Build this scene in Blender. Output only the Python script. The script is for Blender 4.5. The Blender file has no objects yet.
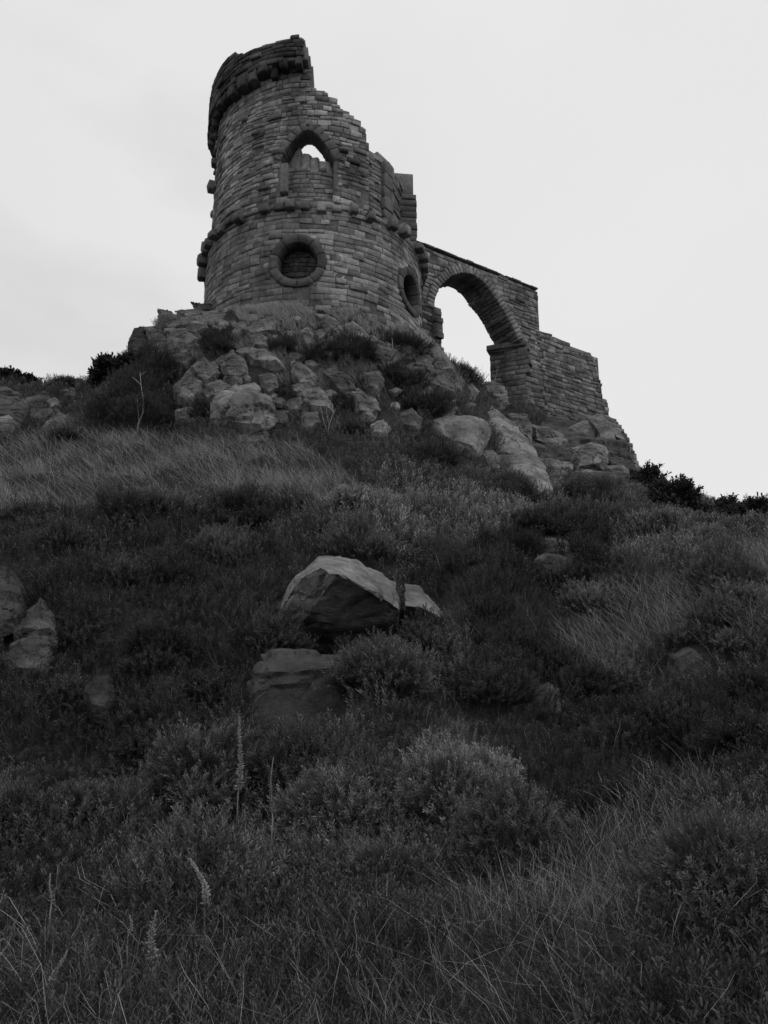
import bpy, bmesh, math, random
import numpy as np
from mathutils import Vector

SC = bpy.context.scene
rng = np.random.default_rng(7)
random.seed(7)
R_ = math.radians

# ------------------------------------------------------------------ camera
PITCH = R_(14.0)
FPX = 788.0                              # focal length in pixels of the 768x1024 frame
cam_d = bpy.data.cameras.new('camera')
cam = bpy.data.objects.new('camera', cam_d)
SC.collection.objects.link(cam)
cam.location = (0, 0, 0)                 # z = 0 is eye level, the ground at the feet is about -1.65
cam.rotation_euler = (R_(90) + PITCH, 0, 0)
cam_d.sensor_fit = 'VERTICAL'
cam_d.sensor_height = 24.0
cam_d.lens = 24.0 * FPX / 1024.0
cam_d.clip_start = 0.05
cam_d.clip_end = 3000
SC.camera = cam

# ------------------------------------------------------------------ sky, sun, exposure
SUN_EL, SUN_AZ = R_(60), R_(112)         # azimuth clockwise from +Y (the viewing direction)
world = bpy.data.worlds.new('World')
SC.world = world
world.use_nodes = True
nt = world.node_tree
nt.nodes.clear()
w_out = nt.nodes.new('ShaderNodeOutputWorld')
w_bg = nt.nodes.new('ShaderNodeBackground')
w_bg.inputs['Strength'].default_value = 0.1
sky = nt.nodes.new('ShaderNodeTexSky')
sky.sky_type = 'NISHITA'
sky.sun_disc = False
sky.sun_elevation = SUN_EL
sky.sun_rotation = SUN_AZ
bw = nt.nodes.new('ShaderNodeRGBToBW')
nt.links.new(sky.outputs[0], bw.inputs[0])
tc = nt.nodes.new('ShaderNodeTexCoord')
mp = nt.nodes.new('ShaderNodeMapping')
mp.inputs['Scale'].default_value = (1.0, 1.0, 2.2)
mp.inputs['Location'].default_value = (0.35, 0.0, 0.1)
nt.links.new(tc.outputs['Generated'], mp.inputs[0])
cn = nt.nodes.new('ShaderNodeTexNoise')
cn.inputs['Scale'].default_value = 2.1
cn.inputs['Detail'].default_value = 5
cn.inputs['Roughness'].default_value = 0.5
nt.links.new(mp.outputs[0], cn.inputs['Vector'])
cr = nt.nodes.new('ShaderNodeMapRange')
cr.inputs['From Min'].default_value = 0.36
cr.inputs['From Max'].default_value = 0.56
cr.inputs['To Min'].default_value = -0.75
cr.inputs['To Max'].default_value = 0.35
nt.links.new(cn.outputs['Fac'], cr.inputs['Value'])
wm = nt.nodes.new('ShaderNodeMix')       # overcast: the cloud layer hides almost all of the clear sky
wm.data_type = 'FLOAT'
wm.inputs[0].default_value = 0.96
nt.links.new(bw.outputs[0], wm.inputs[2])
sx = nt.nodes.new('ShaderNodeSeparateXYZ')
nt.links.new(tc.outputs['Generated'], sx.inputs[0])
gx_ = nt.nodes.new('ShaderNodeMapRange')  # thicker cloud to the left and low down, thinner to the right
gx_.interpolation_type = 'SMOOTHSTEP'
gx_.inputs['From Min'].default_value = -0.55
gx_.inputs['From Max'].default_value = 0.2
gx_.inputs['To Min'].default_value = 7.55
gx_.inputs['To Max'].default_value = 8.32
nt.links.new(sx.outputs['X'], gx_.inputs['Value'])
ad = nt.nodes.new('ShaderNodeMath')
ad.operation = 'ADD'
fd = nt.nodes.new('ShaderNodeMapRange')
fd.interpolation_type = 'SMOOTHSTEP'
fd.inputs['From Min'].default_value = -0.35
fd.inputs['From Max'].default_value = 0.2
fd.inputs['To Min'].default_value = 1.0
fd.inputs['To Max'].default_value = 0.15
nt.links.new(sx.outputs['X'], fd.inputs['Value'])
cm = nt.nodes.new('ShaderNodeMath')
cm.operation = 'MULTIPLY'
nt.links.new(cr.outputs[0], cm.inputs[0])
nt.links.new(fd.outputs[0], cm.inputs[1])
nt.links.new(cm.outputs[0], ad.inputs[0])
nt.links.new(gx_.outputs[0], ad.inputs[1])
nt.links.new(ad.outputs[0], wm.inputs[3])
nt.links.new(wm.outputs[0], w_bg.inputs['Color'])
nt.links.new(w_bg.outputs[0], w_out.inputs[0])

sun_d = bpy.data.lights.new('sun', 'SUN')
sun_d.energy = 0.6
sun_d.angle = R_(25)
sun_d.color = (1.0, 1.0, 1.0)            # a black-and-white photograph: neutral light
sun = bpy.data.objects.new('sun', sun_d)
SC.collection.objects.link(sun)
sdir = Vector((math.sin(SUN_AZ) * math.cos(SUN_EL), math.cos(SUN_AZ) * math.cos(SUN_EL), math.sin(SUN_EL)))
sun.rotation_euler = sdir.to_track_quat('Z', 'Y').to_euler()

SC.view_settings.view_transform = 'Standard'
SC.view_settings.look = 'None'
SC.view_settings.exposure = 0.0
SC.view_settings.gamma = 1.0
SC.view_settings.use_curve_mapping = False
SC.render.engine = 'CYCLES'
SC.cycles.use_denoising = True
SC.cycles.max_bounces = 5
SC.cycles.diffuse_bounces = 3
SC.cycles.glossy_bounces = 1
SC.cycles.transparent_max_bounces = 4
SC.cycles.caustics_reflective = False
SC.cycles.caustics_refractive = False

# ------------------------------------------------------------------ helpers: rays, noise, meshes
CT, ST = math.cos(PITCH), math.sin(PITCH)

def ray(px, py):
    x = (np.asarray(px, float) - 384) / FPX
    y = (512 - np.asarray(py, float)) / FPX
    return np.stack([x, CT - y * ST, ST + y * CT], -1)

def at(px, py, Y):
    """The point seen at pixel (px, py) that lies Y metres ahead."""
    r = ray(px, py)
    return r * (np.asarray(Y, float) / r[..., 1])[..., None]

def proj(P):
    d = P[:, 1] * CT + P[:, 2] * ST
    v = -P[:, 1] * ST + P[:, 2] * CT
    return np.stack([384 + FPX * P[:, 0] / d, 512 - FPX * v / d], -1)

def _hash(ix, iy, iz, seed):
    h = (ix.astype(np.int64) * 374761393 + iy.astype(np.int64) * 668265263 + iz.astype(np.int64) * 2147483647 + seed * 974634541) & 0xFFFFFFFF
    h = ((h ^ (h >> 13)) * 1274126177) & 0xFFFFFFFF
    h = h ^ (h >> 16)
    return (h & 0xFFFF) / 65535.0

def vnoise(P, seed=0):
    """Value noise in -1..1 at the points P (N,3)."""
    P = np.asarray(P, float)
    i = np.floor(P).astype(np.int64)
    f = P - i
    f = f * f * (3 - 2 * f)
    out = np.zeros(len(P))
    for dx in (0, 1):
        for dy in (0, 1):
            for dz in (0, 1):
                w = (f[:, 0] if dx else 1 - f[:, 0]) * (f[:, 1] if dy else 1 - f[:, 1]) * (f[:, 2] if dz else 1 - f[:, 2])
                out += w * _hash(i[:, 0] + dx, i[:, 1] + dy, i[:, 2] + dz, seed)
    return out * 2 - 1

def fbm(P, seed=0, octaves=4, gain=0.5):
    P = np.asarray(P, float)
    out, a = np.zeros(len(P)), 1.0
    for k in range(octaves):
        out += a * vnoise(P * 2.03 ** k, seed + 17 * k)
        a *= gain
    return out

def in_poly(pts, poly):
    x, y = pts[:, 0], pts[:, 1]
    c = np.zeros(len(pts), bool)
    n = len(poly)
    for i in range(n):
        x0, y0 = poly[i]
        x1, y1 = poly[(i + 1) % n]
        if y0 == y1:
            continue
        k = ((y0 > y) != (y1 > y)) & (x < (x1 - x0) * (y - y0) / (y1 - y0) + x0)
        c ^= k
    return c

def link(o, parent=None):
    SC.collection.objects.link(o)
    if parent is not None:
        o.parent = parent
    return o

def mesh_obj(name, V, F, mat, parent=None, loc=(0, 0, 0), tone=None, smooth=False):
    """V (N,3) in world coordinates; F a list of (M,k) index arrays; tone: per-vertex material tint."""
    V = np.asarray(V, float) - np.asarray(loc, float)
    me = bpy.data.meshes.new(name)
    me.vertices.add(len(V))
    me.vertices.foreach_set('co', V.astype(np.float32).ravel())
    F = [np.asarray(f, np.int32) for f in F if len(f)]
    nl = sum(f.size for f in F)
    me.loops.add(nl)
    me.loops.foreach_set('vertex_index', np.concatenate([f.ravel() for f in F]))
    npoly = sum(len(f) for f in F)
    me.polygons.add(npoly)
    sizes = np.concatenate([np.full(len(f), f.shape[1], np.int32) for f in F])
    starts = np.concatenate([[0], np.cumsum(sizes)[:-1]]).astype(np.int32)
    me.polygons.foreach_set('loop_start', starts)
    if smooth:
        me.polygons.foreach_set('use_smooth', np.ones(npoly, bool))
    me.update(calc_edges=True)
    me.validate()
    if tone is not None:
        a = me.attributes.new('tone', 'FLOAT', 'POINT')
        a.data.foreach_set('value', np.asarray(tone, np.float32))
    me.materials.append(mat)
    o = bpy.data.objects.new(name, me)
    o.location = loc if parent is None else np.asarray(loc, float) - np.asarray(parent['at'], float)
    return link(o, parent)

def thing(name, label, cat, loc, group=None):
    o = bpy.data.objects.new(name, None)
    o.empty_display_size = 0.2
    o.location = loc
    o['at'] = [float(c) for c in loc]
    link(o)
    return tag(o, label, cat, group)

def tag(o, label=None, cat=None, group=None, kind=None):
    if label: o['label'] = label
    if cat: o['category'] = cat
    if group: o['group'] = group
    if kind: o['kind'] = kind
    return o

# ------------------------------------------------------------------ materials
def new_mat(name):
    m = bpy.data.materials.new(name)
    m.use_nodes = True
    t = m.node_tree
    b = t.nodes['Principled BSDF']
    b.inputs['Roughness'].default_value = 0.95
    b.inputs['Specular IOR Level'].default_value = 0.15
    return m, t, b

def noise_node(t, vec, scale, detail=4, rough=0.55, dist=0.0):
    n = t.nodes.new('ShaderNodeTexNoise')
    n.inputs['Scale'].default_value = scale
    n.inputs['Detail'].default_value = detail
    n.inputs['Roughness'].default_value = rough
    n.inputs['Distortion'].default_value = dist
    t.links.new(vec, n.inputs['Vector'])
    return n.outputs['Fac']

def maprange(t, v, a, b, c, d):
    n = t.nodes.new('ShaderNodeMapRange')
    for k, x in zip(('From Min', 'From Max', 'To Min', 'To Max'), (a, b, c, d)):
        n.inputs[k].default_value = x
    t.links.new(v, n.inputs['Value'])
    return n.outputs[0]

def mul(t, a, b, op='MULTIPLY'):
    n = t.nodes.new('ShaderNodeMath')
    n.operation = op
    for k, x in enumerate((a, b)):
        if isinstance(x, (int, float)):
            n.inputs[k].default_value = x
        else:
            t.links.new(x, n.inputs[k])
    return n.outputs[0]

def stone_mat(name, base, stain=0.5, bump=0.6, big=0.9, streak=(1, 1, 0.35)):
    """Weathered gritstone: mottled grey, dark stains and pale lichen, grainy surface."""
    m, t, b = new_mat(name)
    co = t.nodes.new('ShaderNodeTexCoord').outputs['Object']
    mpg = t.nodes.new('ShaderNodeMapping')
    mpg.inputs['Scale'].default_value = streak
    t.links.new(co, mpg.inputs[0])
    n1 = maprange(t, noise_node(t, mpg.outputs[0], big, 6, 0.6), 0.36, 0.62, 1 - stain, 1.0)
    n2 = maprange(t, noise_node(t, co, 7.0, 5, 0.65), 0.3, 0.7, 0.68, 1.25)
    n3 = maprange(t, noise_node(t, co, 3.1, 6, 0.7), 0.56, 0.68, 1.0, 1.4)
    n4 = maprange(t, noise_node(t, co, 38.0, 3, 0.6), 0.3, 0.7, 0.85, 1.15)
    at_ = t.nodes.new('ShaderNodeAttribute')
    at_.attribute_name = 'tone'
    v = mul(t, mul(t, mul(t, n1, n2), mul(t, n3, n4)), mul(t, at_.outputs['Fac'], base))
    t.links.new(v, b.inputs['Base Color'])
    h = mul(t, mul(t, noise_node(t, co, 5.0, 6, 0.65), 1.0), mul(t, noise_node(t, co, 30.0, 4, 0.6), 0.35), 'ADD')
    bp = t.nodes.new('ShaderNodeBump')
    bp.inputs['Strength'].default_value = bump
    bp.inputs['Distance'].default_value = 0.05
    t.links.new(h, bp.inputs['Height'])
    t.links.new(bp.outputs[0], b.inputs['Normal'])
    return m

def leaf_mat(name, base, trans=0.25):
    m, t, b = new_mat(name)
    b.inputs['Roughness'].default_value = 0.7
    at_ = t.nodes.new('ShaderNodeAttribute')
    at_.attribute_name = 'tone'
    v = mul(t, at_.outputs['Fac'], base)
    t.links.new(v, b.inputs['Base Color'])
    tr = t.nodes.new('ShaderNodeBsdfTranslucent')
    t.links.new(v, tr.inputs['Color'])
    mx = t.nodes.new('ShaderNodeMixShader')
    mx.inputs[0].default_value = trans
    t.links.new(b.outputs[0], mx.inputs[1])
    t.links.new(tr.outputs[0], mx.inputs[2])
    t.links.new(mx.outputs[0], t.nodes['Material Output'].inputs['Surface'])
    return m

M_STONE = stone_mat('coursed gritstone', 0.33, 0.62, 1.0, 0.75)
M_DRESS = stone_mat('dressed gritstone', 0.19, 0.35, 0.4, 1.2)
M_CORE = stone_mat('lime mortar and rubble', 0.15, 0.4, 0.8, 1.5)
M_ROCK = stone_mat('natural gritstone', 0.25, 0.62, 1.0, 1.3, (1, 1, 1.0))
M_GRASS = leaf_mat('dry grass', 0.36, 0.35)
M_HEATHER = leaf_mat('heather', 0.108, 0.3)
M_BRACKEN = leaf_mat('bracken', 0.075, 0.35)
M_SHRUB = leaf_mat('shrub leaf', 0.05, 0.3)
M_TWIG, _t, _b = new_mat('bare twig')
_b.inputs['Base Color'].default_value = (0.3, 0.3, 0.3, 1)
M_SOIL, _t, _b = new_mat('dark peat')
_co = _t.nodes.new('ShaderNodeTexCoord').outputs['Object']
_v = mul(_t, maprange(_t, noise_node(_t, _co, 1.3, 6, 0.65), 0.3, 0.7, 0.025, 0.055), maprange(_t, noise_node(_t, _co, 22.0, 4, 0.6), 0.3, 0.7, 0.6, 1.4))
_t.links.new(_v, _b.inputs['Base Color'])
_bp = _t.nodes.new('ShaderNodeBump')
_bp.inputs['Strength'].default_value = 1.0
_bp.inputs['Distance'].default_value = 0.08
_t.links.new(noise_node(_t, _co, 9.0, 6, 0.7), _bp.inputs['Height'])
_t.links.new(_bp.outputs[0], _b.inputs['Normal'])

# ------------------------------------------------------------------ the hillside
PIX = [  # what the photograph shows of the ground: pixel and metres ahead
    (0, 1024, 4.1), (384, 1024, 3.8), (768, 1024, 3.5), (-150, 1000, 4.4), (900, 1000, 3.6),
    (0, 900, 5.6), (200, 900, 5.6), (384, 900, 5.4), (560, 900, 5.0), (700, 880, 4.7), (800, 880, 4.7),
    (620, 850, 5.4), (700, 832, 5.2), (790, 815, 5.3), (500, 850, 6.0),
    (600, 770, 7.6), (700, 765, 7.4), (790, 750, 7.4), (500, 790, 7.2),
    (-60, 800, 7.4), (100, 800, 7.4), (250, 810, 7.0), (384, 810, 6.9),
    (0, 730, 8.4), (120, 730, 8.5), (240, 745, 8.4), (384, 740, 8.4), (500, 730, 8.9), (600, 720, 9.2), (700, 710, 8.9), (800, 700, 8.8),
    (0, 650, 9.6), (120, 650, 9.8), (230, 650, 9.8), (290, 655, 11.4), (340, 654, 12.0), (395, 648, 11.9), (300, 668, 9.5), (350, 668, 9.6), (420, 690, 9.6), (480, 650, 10.3), (580, 650, 10.4), (690, 650, 9.9), (800, 640, 9.9),
    (0, 580, 11.0), (120, 580, 11.3), (230, 580, 11.5), (340, 560, 12.7), (480, 580, 12.0), (580, 590, 11.8), (690, 590, 11.3), (800, 575, 11.7),
    (0, 530, 12.8), (120, 530, 13.0), (250, 530, 13.1), (384, 530, 13.3), (500, 530, 14.0), (600, 535, 14.2), (700, 540, 13.8), (800, 530, 14.2),
    (-80, 500, 14.6), (0, 500, 14.3), (120, 490, 15.0), (250, 485, 15.3), (384, 485, 15.4), (500, 495, 16.4), (590, 500, 17.2), (655, 516, 17.6), (700, 530, 17.0), (730, 538, 16.8), (775, 534, 16.5), (850, 528, 16.2),
    (-80, 450, 17.5), (0, 450, 17.2), (100, 442, 17.8), (200, 438, 18.1), (300, 440, 18.0), (400, 445, 18.0), (470, 462, 18.6), (540, 485, 19.0), (600, 485, 21.0), (640, 490, 21.5),
    (0, 415, 20.2), (60, 418, 20.0), (120, 410, 19.4), (200, 412, 19.0), (280, 412, 18.9), (350, 415, 18.9), (420, 420, 19.0),
    (-80, 400, 23.0), (0, 388, 23.5), (60, 388, 22.8), (100, 378, 21.4), (150, 365, 20.4), (220, 365, 19.9), (300, 365, 19.9), (380, 370, 20.3), (440, 395, 20.8), (480, 425, 21.2), (510, 445, 22.5), (550, 455, 24.5), (600, 460, 27.5),
    (240, 304, 21.4), (300, 306, 20.6), (360, 315, 20.9), (405, 327, 22.0), (425, 336, 23.2),
    (150, 340, 21.3), (200, 332, 20.9), (260, 330, 20.3), (320, 333, 20.3), (380, 341, 20.9), (420, 350, 22.2), (460, 372, 24.0), (490, 386, 26.0), (520, 412, 27.2),
]
P_ctl = np.array([at(*p) for p in PIX])
TC = np.array([-2.378, 24.384])                       # centre of the round tower
EXTRA = [(0, 0, -1.62), (-3, 0.5, -1.7), (3, 0.5, -1.5), (-9, 1, -1.9), (9, 1, -0.9), (0, -6, -1.9), (-14, -6, -2.3), (14, -6, -1.6),
         (-18, 8, -0.4), (18, 8, 0.6), (-20, 16, 4.5), (22, 16, 3.2), (-22, 24, 9.0), (20, 24, 4.6), (16, 20, 4.3), (12, 21.5, 4.6), (24, 34, 3.5),
         (TC[0], TC[1], 11.9), (TC[0] - 3.0, TC[1] + 1, 11.9), (TC[0] + 2.4, TC[1] + 2, 11.9), (TC[0], TC[1] - 3.6, 11.35), (TC[0] - 2.6, TC[1] - 2.6, 11.6), (TC[0] + 2.6, TC[1] - 2.4, 11.3),
         (TC[0], TC[1] + 4, 11.9), (TC[0] - 3.9, TC[1] + .5, 12.2), (TC[0] - 5.2, TC[1] + .5, 11.4), (-8, 27, 10.0), (-3, 30, 11.0), (2.6, 29, 11.6), (5.2, 31, 10.6), (9, 33, 9.6), (12.5, 32.5, 8.0), (14, 30, 6.6),
         (0, 38, 8.5), (-12, 36, 8.0), (12, 40, 5.5), (0, 48, 5.0), (-24, 40, 5.0), (26, 48, 2.0), (-16, 28, 9.3)]
P_ctl = np.vstack([P_ctl, np.array(EXTRA, float)])

def _tps(A, B):
    d2 = ((A[:, None, :] - B[None, :, :]) ** 2).sum(-1)
    return np.where(d2 > 1e-12, 0.5 * d2 * np.log(np.maximum(d2, 1e-12)), 0.0)

_n = len(P_ctl)
_K = np.zeros((_n + 3, _n + 3))
_K[:_n, :_n] = _tps(P_ctl[:, :2], P_ctl[:, :2]) + np.eye(_n) * 0.02
_K[:_n, _n] = 1
_K[:_n, _n + 1:] = P_ctl[:, :2]
_K[_n:, :_n] = _K[:_n, _n:].T
_W = np.linalg.solve(_K, np.concatenate([P_ctl[:, 2], np.zeros(3)]))

def _raw(XY):
    return _tps(XY, P_ctl[:, :2]) @ _W[:_n] + _W[_n] + XY @ _W[_n + 1:]

def height_of(XY):
    out = np.zeros(len(XY))
    for k in range(0, len(XY), 20000):
        c = XY[k:k + 20000]
        x = np.clip(c[:, 0], -26, 28)
        y = np.clip(c[:, 1], -8, 50)
        h = _raw(np.stack([x, y], -1))
        far = np.hypot(c[:, 0] - x, c[:, 1] - y)
        w = np.exp(-far / 22.0)
        h = h * w + (-4.0 + 1.2 * fbm(np.stack([c[:, 0] * .02, c[:, 1] * .02, 0 * x], -1), 5, 2)) * (1 - w)
        p3 = np.stack([c[:, 0], c[:, 1], 0 * x], -1)
        d = np.hypot(c[:, 0], c[:, 1])
        amp = np.clip((d - 1.5) / 6, 0, 1)
        tower = np.clip((np.hypot(c[:, 0] - TC[0], c[:, 1] - TC[1]) - 3.4) / 1.5, 0.15, 1)
        h += amp * tower * (0.26 * vnoise(p3 * 0.75, 3) + 0.23 * vnoise(p3 * 1.6, 4) + 0.05 * vnoise(p3 * 4.1, 6))
        out[k:k + 20000] = h
    return out

def axis(lo, hi, step, far, grow):
    a = list(np.arange(lo, hi + 1e-6, step))
    s, x = step, hi
    while x < far:
        s *= grow
        x += s
        a.append(x)
    s, x, b = step, lo, []
    while x > -far:
        s *= grow
        x -= s
        b.append(x)
    return np.array(b[::-1] + a)

GX = axis(-15, 19, 0.125, 900, 1.16)
GY = axis(1.5, 36, 0.125, 900, 1.16)
gx, gy = np.meshgrid(GX, GY)
GZ = height_of(np.stack([gx.ravel(), gy.ravel()], -1)).reshape(gx.shape)

def ground(x, y):
    """Bilinear height of the terrain sheet."""
    x, y = np.atleast_1d(np.asarray(x, float)), np.atleast_1d(np.asarray(y, float))
    i = np.clip(np.searchsorted(GX, x) - 1, 0, len(GX) - 2)
    j = np.clip(np.searchsorted(GY, y) - 1, 0, len(GY) - 2)
    fx = (x - GX[i]) / (GX[i + 1] - GX[i])
    fy = (y - GY[j]) / (GY[j + 1] - GY[j])
    return (GZ[j, i] * (1 - fx) * (1 - fy) + GZ[j, i + 1] * fx * (1 - fy) + GZ[j + 1, i] * (1 - fx) * fy + GZ[j + 1, i + 1] * fx * fy)

def ground_at(px, py):
    """Where the line of sight through a pixel first meets the terrain."""
    r = ray(px, py)
    Y = np.arange(2.0, 45, 0.04)
    P = r[None, :] * (Y / r[1])[:, None]
    k = np.nonzero(ground(P[:, 0], P[:, 1]) >= P[:, 2])[0]
    if len(k):
        return P[k[0]]
    k = np.argmax(ground(P[:, 0], P[:, 1]) - P[:, 2] - .01 * Y)      # just over the skyline: the nearest crest
    return np.array([P[k, 0], P[k, 1], float(ground(P[k, 0], P[k, 1])[0])])

nx, ny = len(GX), len(GY)
idx = np.arange(nx * ny).reshape(ny, nx)
quads = np.stack([idx[:-1, :-1], idx[:-1, 1:], idx[1:, 1:], idx[1:, :-1]], -1).reshape(-1, 4)
hill = mesh_obj('hillside', np.stack([gx.ravel(), gy.ravel(), GZ.ravel()], -1), [quads], M_SOIL, smooth=True)
tag(hill, kind='structure')

# ------------------------------------------------------------------ masonry
class Geo:
    def __init__(s):
        s.v, s.f, s.t, s.n = [], {}, [], 0
    def add(s, V, F, tone):
        V = np.asarray(V, float)
        for f in F:
            s.f.setdefault(len(f), []).append([k + s.n for k in f])
        s.v.append(V)
        s.t.append(np.full(len(V), tone))
        s.n += len(V)
    def obj(s, name, mat, parent=None, loc=(0, 0, 0), smooth=False):
        if parent is not None:
            loc = list(parent['at'])
        return mesh_obj(name, np.vstack(s.v), list(s.f.values()), mat, parent, loc, np.concatenate(s.t), smooth)

def stone(geo, P, a0, a1, b0, b1, out, back, edge, tone, rough=0.012, r=random):
    """One block of masonry: a pillowed face with worn arrises. P(a, b, d) maps to the world, d outwards."""
    ea, eb = min(edge, (a1 - a0) * .3), min(edge, (b1 - b0) * .3)
    j = lambda: r.uniform(-rough, rough)
    c = {k: (j(), j()) for k in ((0, 0), (0, 3), (3, 0), (3, 3))}
    A, B = [a0, a0 + ea, a1 - ea, a1], [b0, b0 + eb, b1 - eb, b1]
    V, tl = [], (r.uniform(-.3, .3) * edge, r.uniform(-.3, .3) * edge)
    for q in range(4):
        for p in range(4):
            inner = p in (1, 2) and q in (1, 2)
            d = out + (tl[0] * (p - 1.5) + tl[1] * (q - 1.5)) + j() * .6
            if not inner:
                d -= edge * (0.75 if (p in (1, 2) or q in (1, 2)) else 1.2)
            da, db = c.get((p, q), (j() * .5, j() * .5))
            V.append(P(A[p] + da, B[q] + db, d))
    ring = [0, 1, 2, 3, 7, 11, 15, 14, 13, 12, 8, 4]
    F = [(q * 4 + p, q * 4 + p + 1, q * 4 + p + 5, q * 4 + p + 4) for q in range(3) for p in range(3)]
    for k, i in enumerate(ring):
        p, q = i % 4, i // 4
        V.append(P(A[p], B[q], back))
    n = len(ring)
    for k in range(n):
        F.append((ring[k], 16 + k, 16 + (k + 1) % n, ring[(k + 1) % n]))
    F.append(tuple(16 + k for k in range(n))[::-1])
    geo.add(V, F, tone)

def courses(geo, P, mask, a0, a1, b0, b1, h=(.13, .22), l=(.3, .8), out=.0, back=-.3, gap=.012, edge=.022, seed=1, tones=(.62, 1.25), rubble=0.0, wrap=False, flat=.5):
    r = random.Random(seed)
    P0 = P
    P = lambda a, b, d: P0(a, b + .028 * math.sin(a * 1.3 + b * 2.1) + .016 * math.sin(a * 3.7 - b * 5), d)
    b = b0
    while b < b1:
        hh = r.uniform(*h)
        a = a0 - (0 if wrap else r.uniform(0, l[0]))
        while a < a1:
            ll = r.uniform(*l)
            if a + ll > a1 - l[0] * .4:
                ll = a1 - a
            h2 = hh
            parts = [(b, hh)]
            if rubble and r.random() < rubble:
                k = r.uniform(.4, .6)
                parts = [(b, hh * k), (b + hh * k, hh * (1 - k))]
            for bb, h2 in parts:
                ac, bc = a + ll / 2, bb + h2 / 2
                ok = mask(ac, bc) and sum(mask(x, y) for x in (a + .02, a + ll - .02) for y in (bb + .02, bb + h2 - .02)) >= 3
                pieces = [(a, ll)]
                if not ok:
                    m_ = max(2, int(ll / .12))
                    pieces = [(a + ll * k / m_, ll / m_) for k in range(m_) if sum(mask(x, y) for x in (a + ll * k / m_ + .01, a + ll * (k + 1) / m_ - .01) for y in (bb + .02, bb + h2 - .02)) >= 3]
                    run = []
                    for q in pieces:
                        if run and abs(run[-1][0] + run[-1][1] - q[0]) < 1e-6: run[-1] = (run[-1][0], run[-1][1] + q[1])
                        else: run.append(q)
                    pieces = run
                for pa, pl_ in pieces:
                    t = r.uniform(*tones)
                    if r.random() < .07: t *= .6
                    elif r.random() < .06: t *= 1.25
                    o = out + r.gauss(0, .016 * flat) + (r.uniform(.03, .07) if r.random() < .03 else 0) - (r.uniform(.02, .06) if r.random() < .05 else 0)
                    stone(geo, P, pa + gap / 2, pa + pl_ - gap / 2, bb + gap / 2, bb + h2 - gap / 2, o, back, edge * flat * r.uniform(.7, 1.8), t, .016 * flat + .003, r)
            a += ll
        b += hh

def core(geo, P, mask, a0, a1, b0, b1, step, d_out, d_in, tone=1.0, wrap=False):
    """The rubble heart of a wall: a shell of small cells wherever the mask holds."""
    na, nb = int(math.ceil((a1 - a0) / step)), int(math.ceil((b1 - b0) / step))
    A, B = np.linspace(a0, a1, na + 1), np.linspace(b0, b1, nb + 1)
    m = np.zeros((na + 2, nb + 2), bool)
    for i in range(na):
        for j in range(nb):
            m[i + 1, j + 1] = mask((A[i] + A[i + 1]) / 2, (B[j] + B[j + 1]) / 2)
    if wrap:
        m[0], m[-1] = m[-2], m[1]
    vid, V, F = {}, [], []
    def v(i, j, s):
        k = (i, j, s)
        if k not in vid:
            vid[k] = len(V)
            V.append(P(A[i], B[j], d_out if s == 0 else d_in))
        return vid[k]
    for i in range(na):
        for j in range(nb):
            if not m[i + 1, j + 1]:
                continue
            F.append((v(i, j, 0), v(i + 1, j, 0), v(i + 1, j + 1, 0), v(i, j + 1, 0)))
            F.append((v(i, j + 1, 1), v(i + 1, j + 1, 1), v(i + 1, j, 1), v(i, j, 1)))
            if not m[i, j + 1]: F.append((v(i, j, 1), v(i, j, 0), v(i, j + 1, 0), v(i, j + 1, 1)))
            if not m[i + 2, j + 1]: F.append((v(i + 1, j, 0), v(i + 1, j, 1), v(i + 1, j + 1, 1), v(i + 1, j + 1, 0)))
            if not m[i + 1, j]: F.append((v(i, j, 0), v(i, j, 1), v(i + 1, j, 1), v(i + 1, j, 0)))
            if not m[i + 1, j + 2]: F.append((v(i, j + 1, 1), v(i, j + 1, 0), v(i + 1, j + 1, 0), v(i + 1, j + 1, 1)))
    geo.add(V, F, tone)

# ---- the round tower
RL, RU = 3.66, 3.54
fwd = -TC / np.linalg.norm(TC)
rgt = np.array([-fwd[1], fwd[0]])
def cylP(R):
    def P(a, b, d):
        al = a / R
        q = TC + (R + d) * (fwd * math.cos(al) + rgt * math.sin(al))
        return (q[0], q[1], b)
    return P
D2R = math.pi / 180

tower = thing('round_tower', 'tall ruined round stone tower with jagged top on the crag', 'tower', (TC[0], TC[1], 11.4))
OC = [(-8.4, 12.79, .86), (57.5, 12.90, .80)]
def lower_mask(a, b):
    for al, z, r in OC:
        if math.hypot(a - al * D2R * RL, b - z) < r - .04:
            return False
    return True
W = math.pi * RL
PL = cylP(RL)
g = Geo()
courses(g, PL, lower_mask, -W, W, 10.0, 14.62, (.12, .22), (.22, .6), seed=3, gap=.011, edge=.014, wrap=True)
g.obj('lower_drum', M_STONE, tower)
g = Geo()
core(g, PL, lower_mask, -W, W, 9.6, 14.6, .14, -.024, -.75, wrap=True)
g.obj('drum_core', M_CORE, tower)

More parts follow.
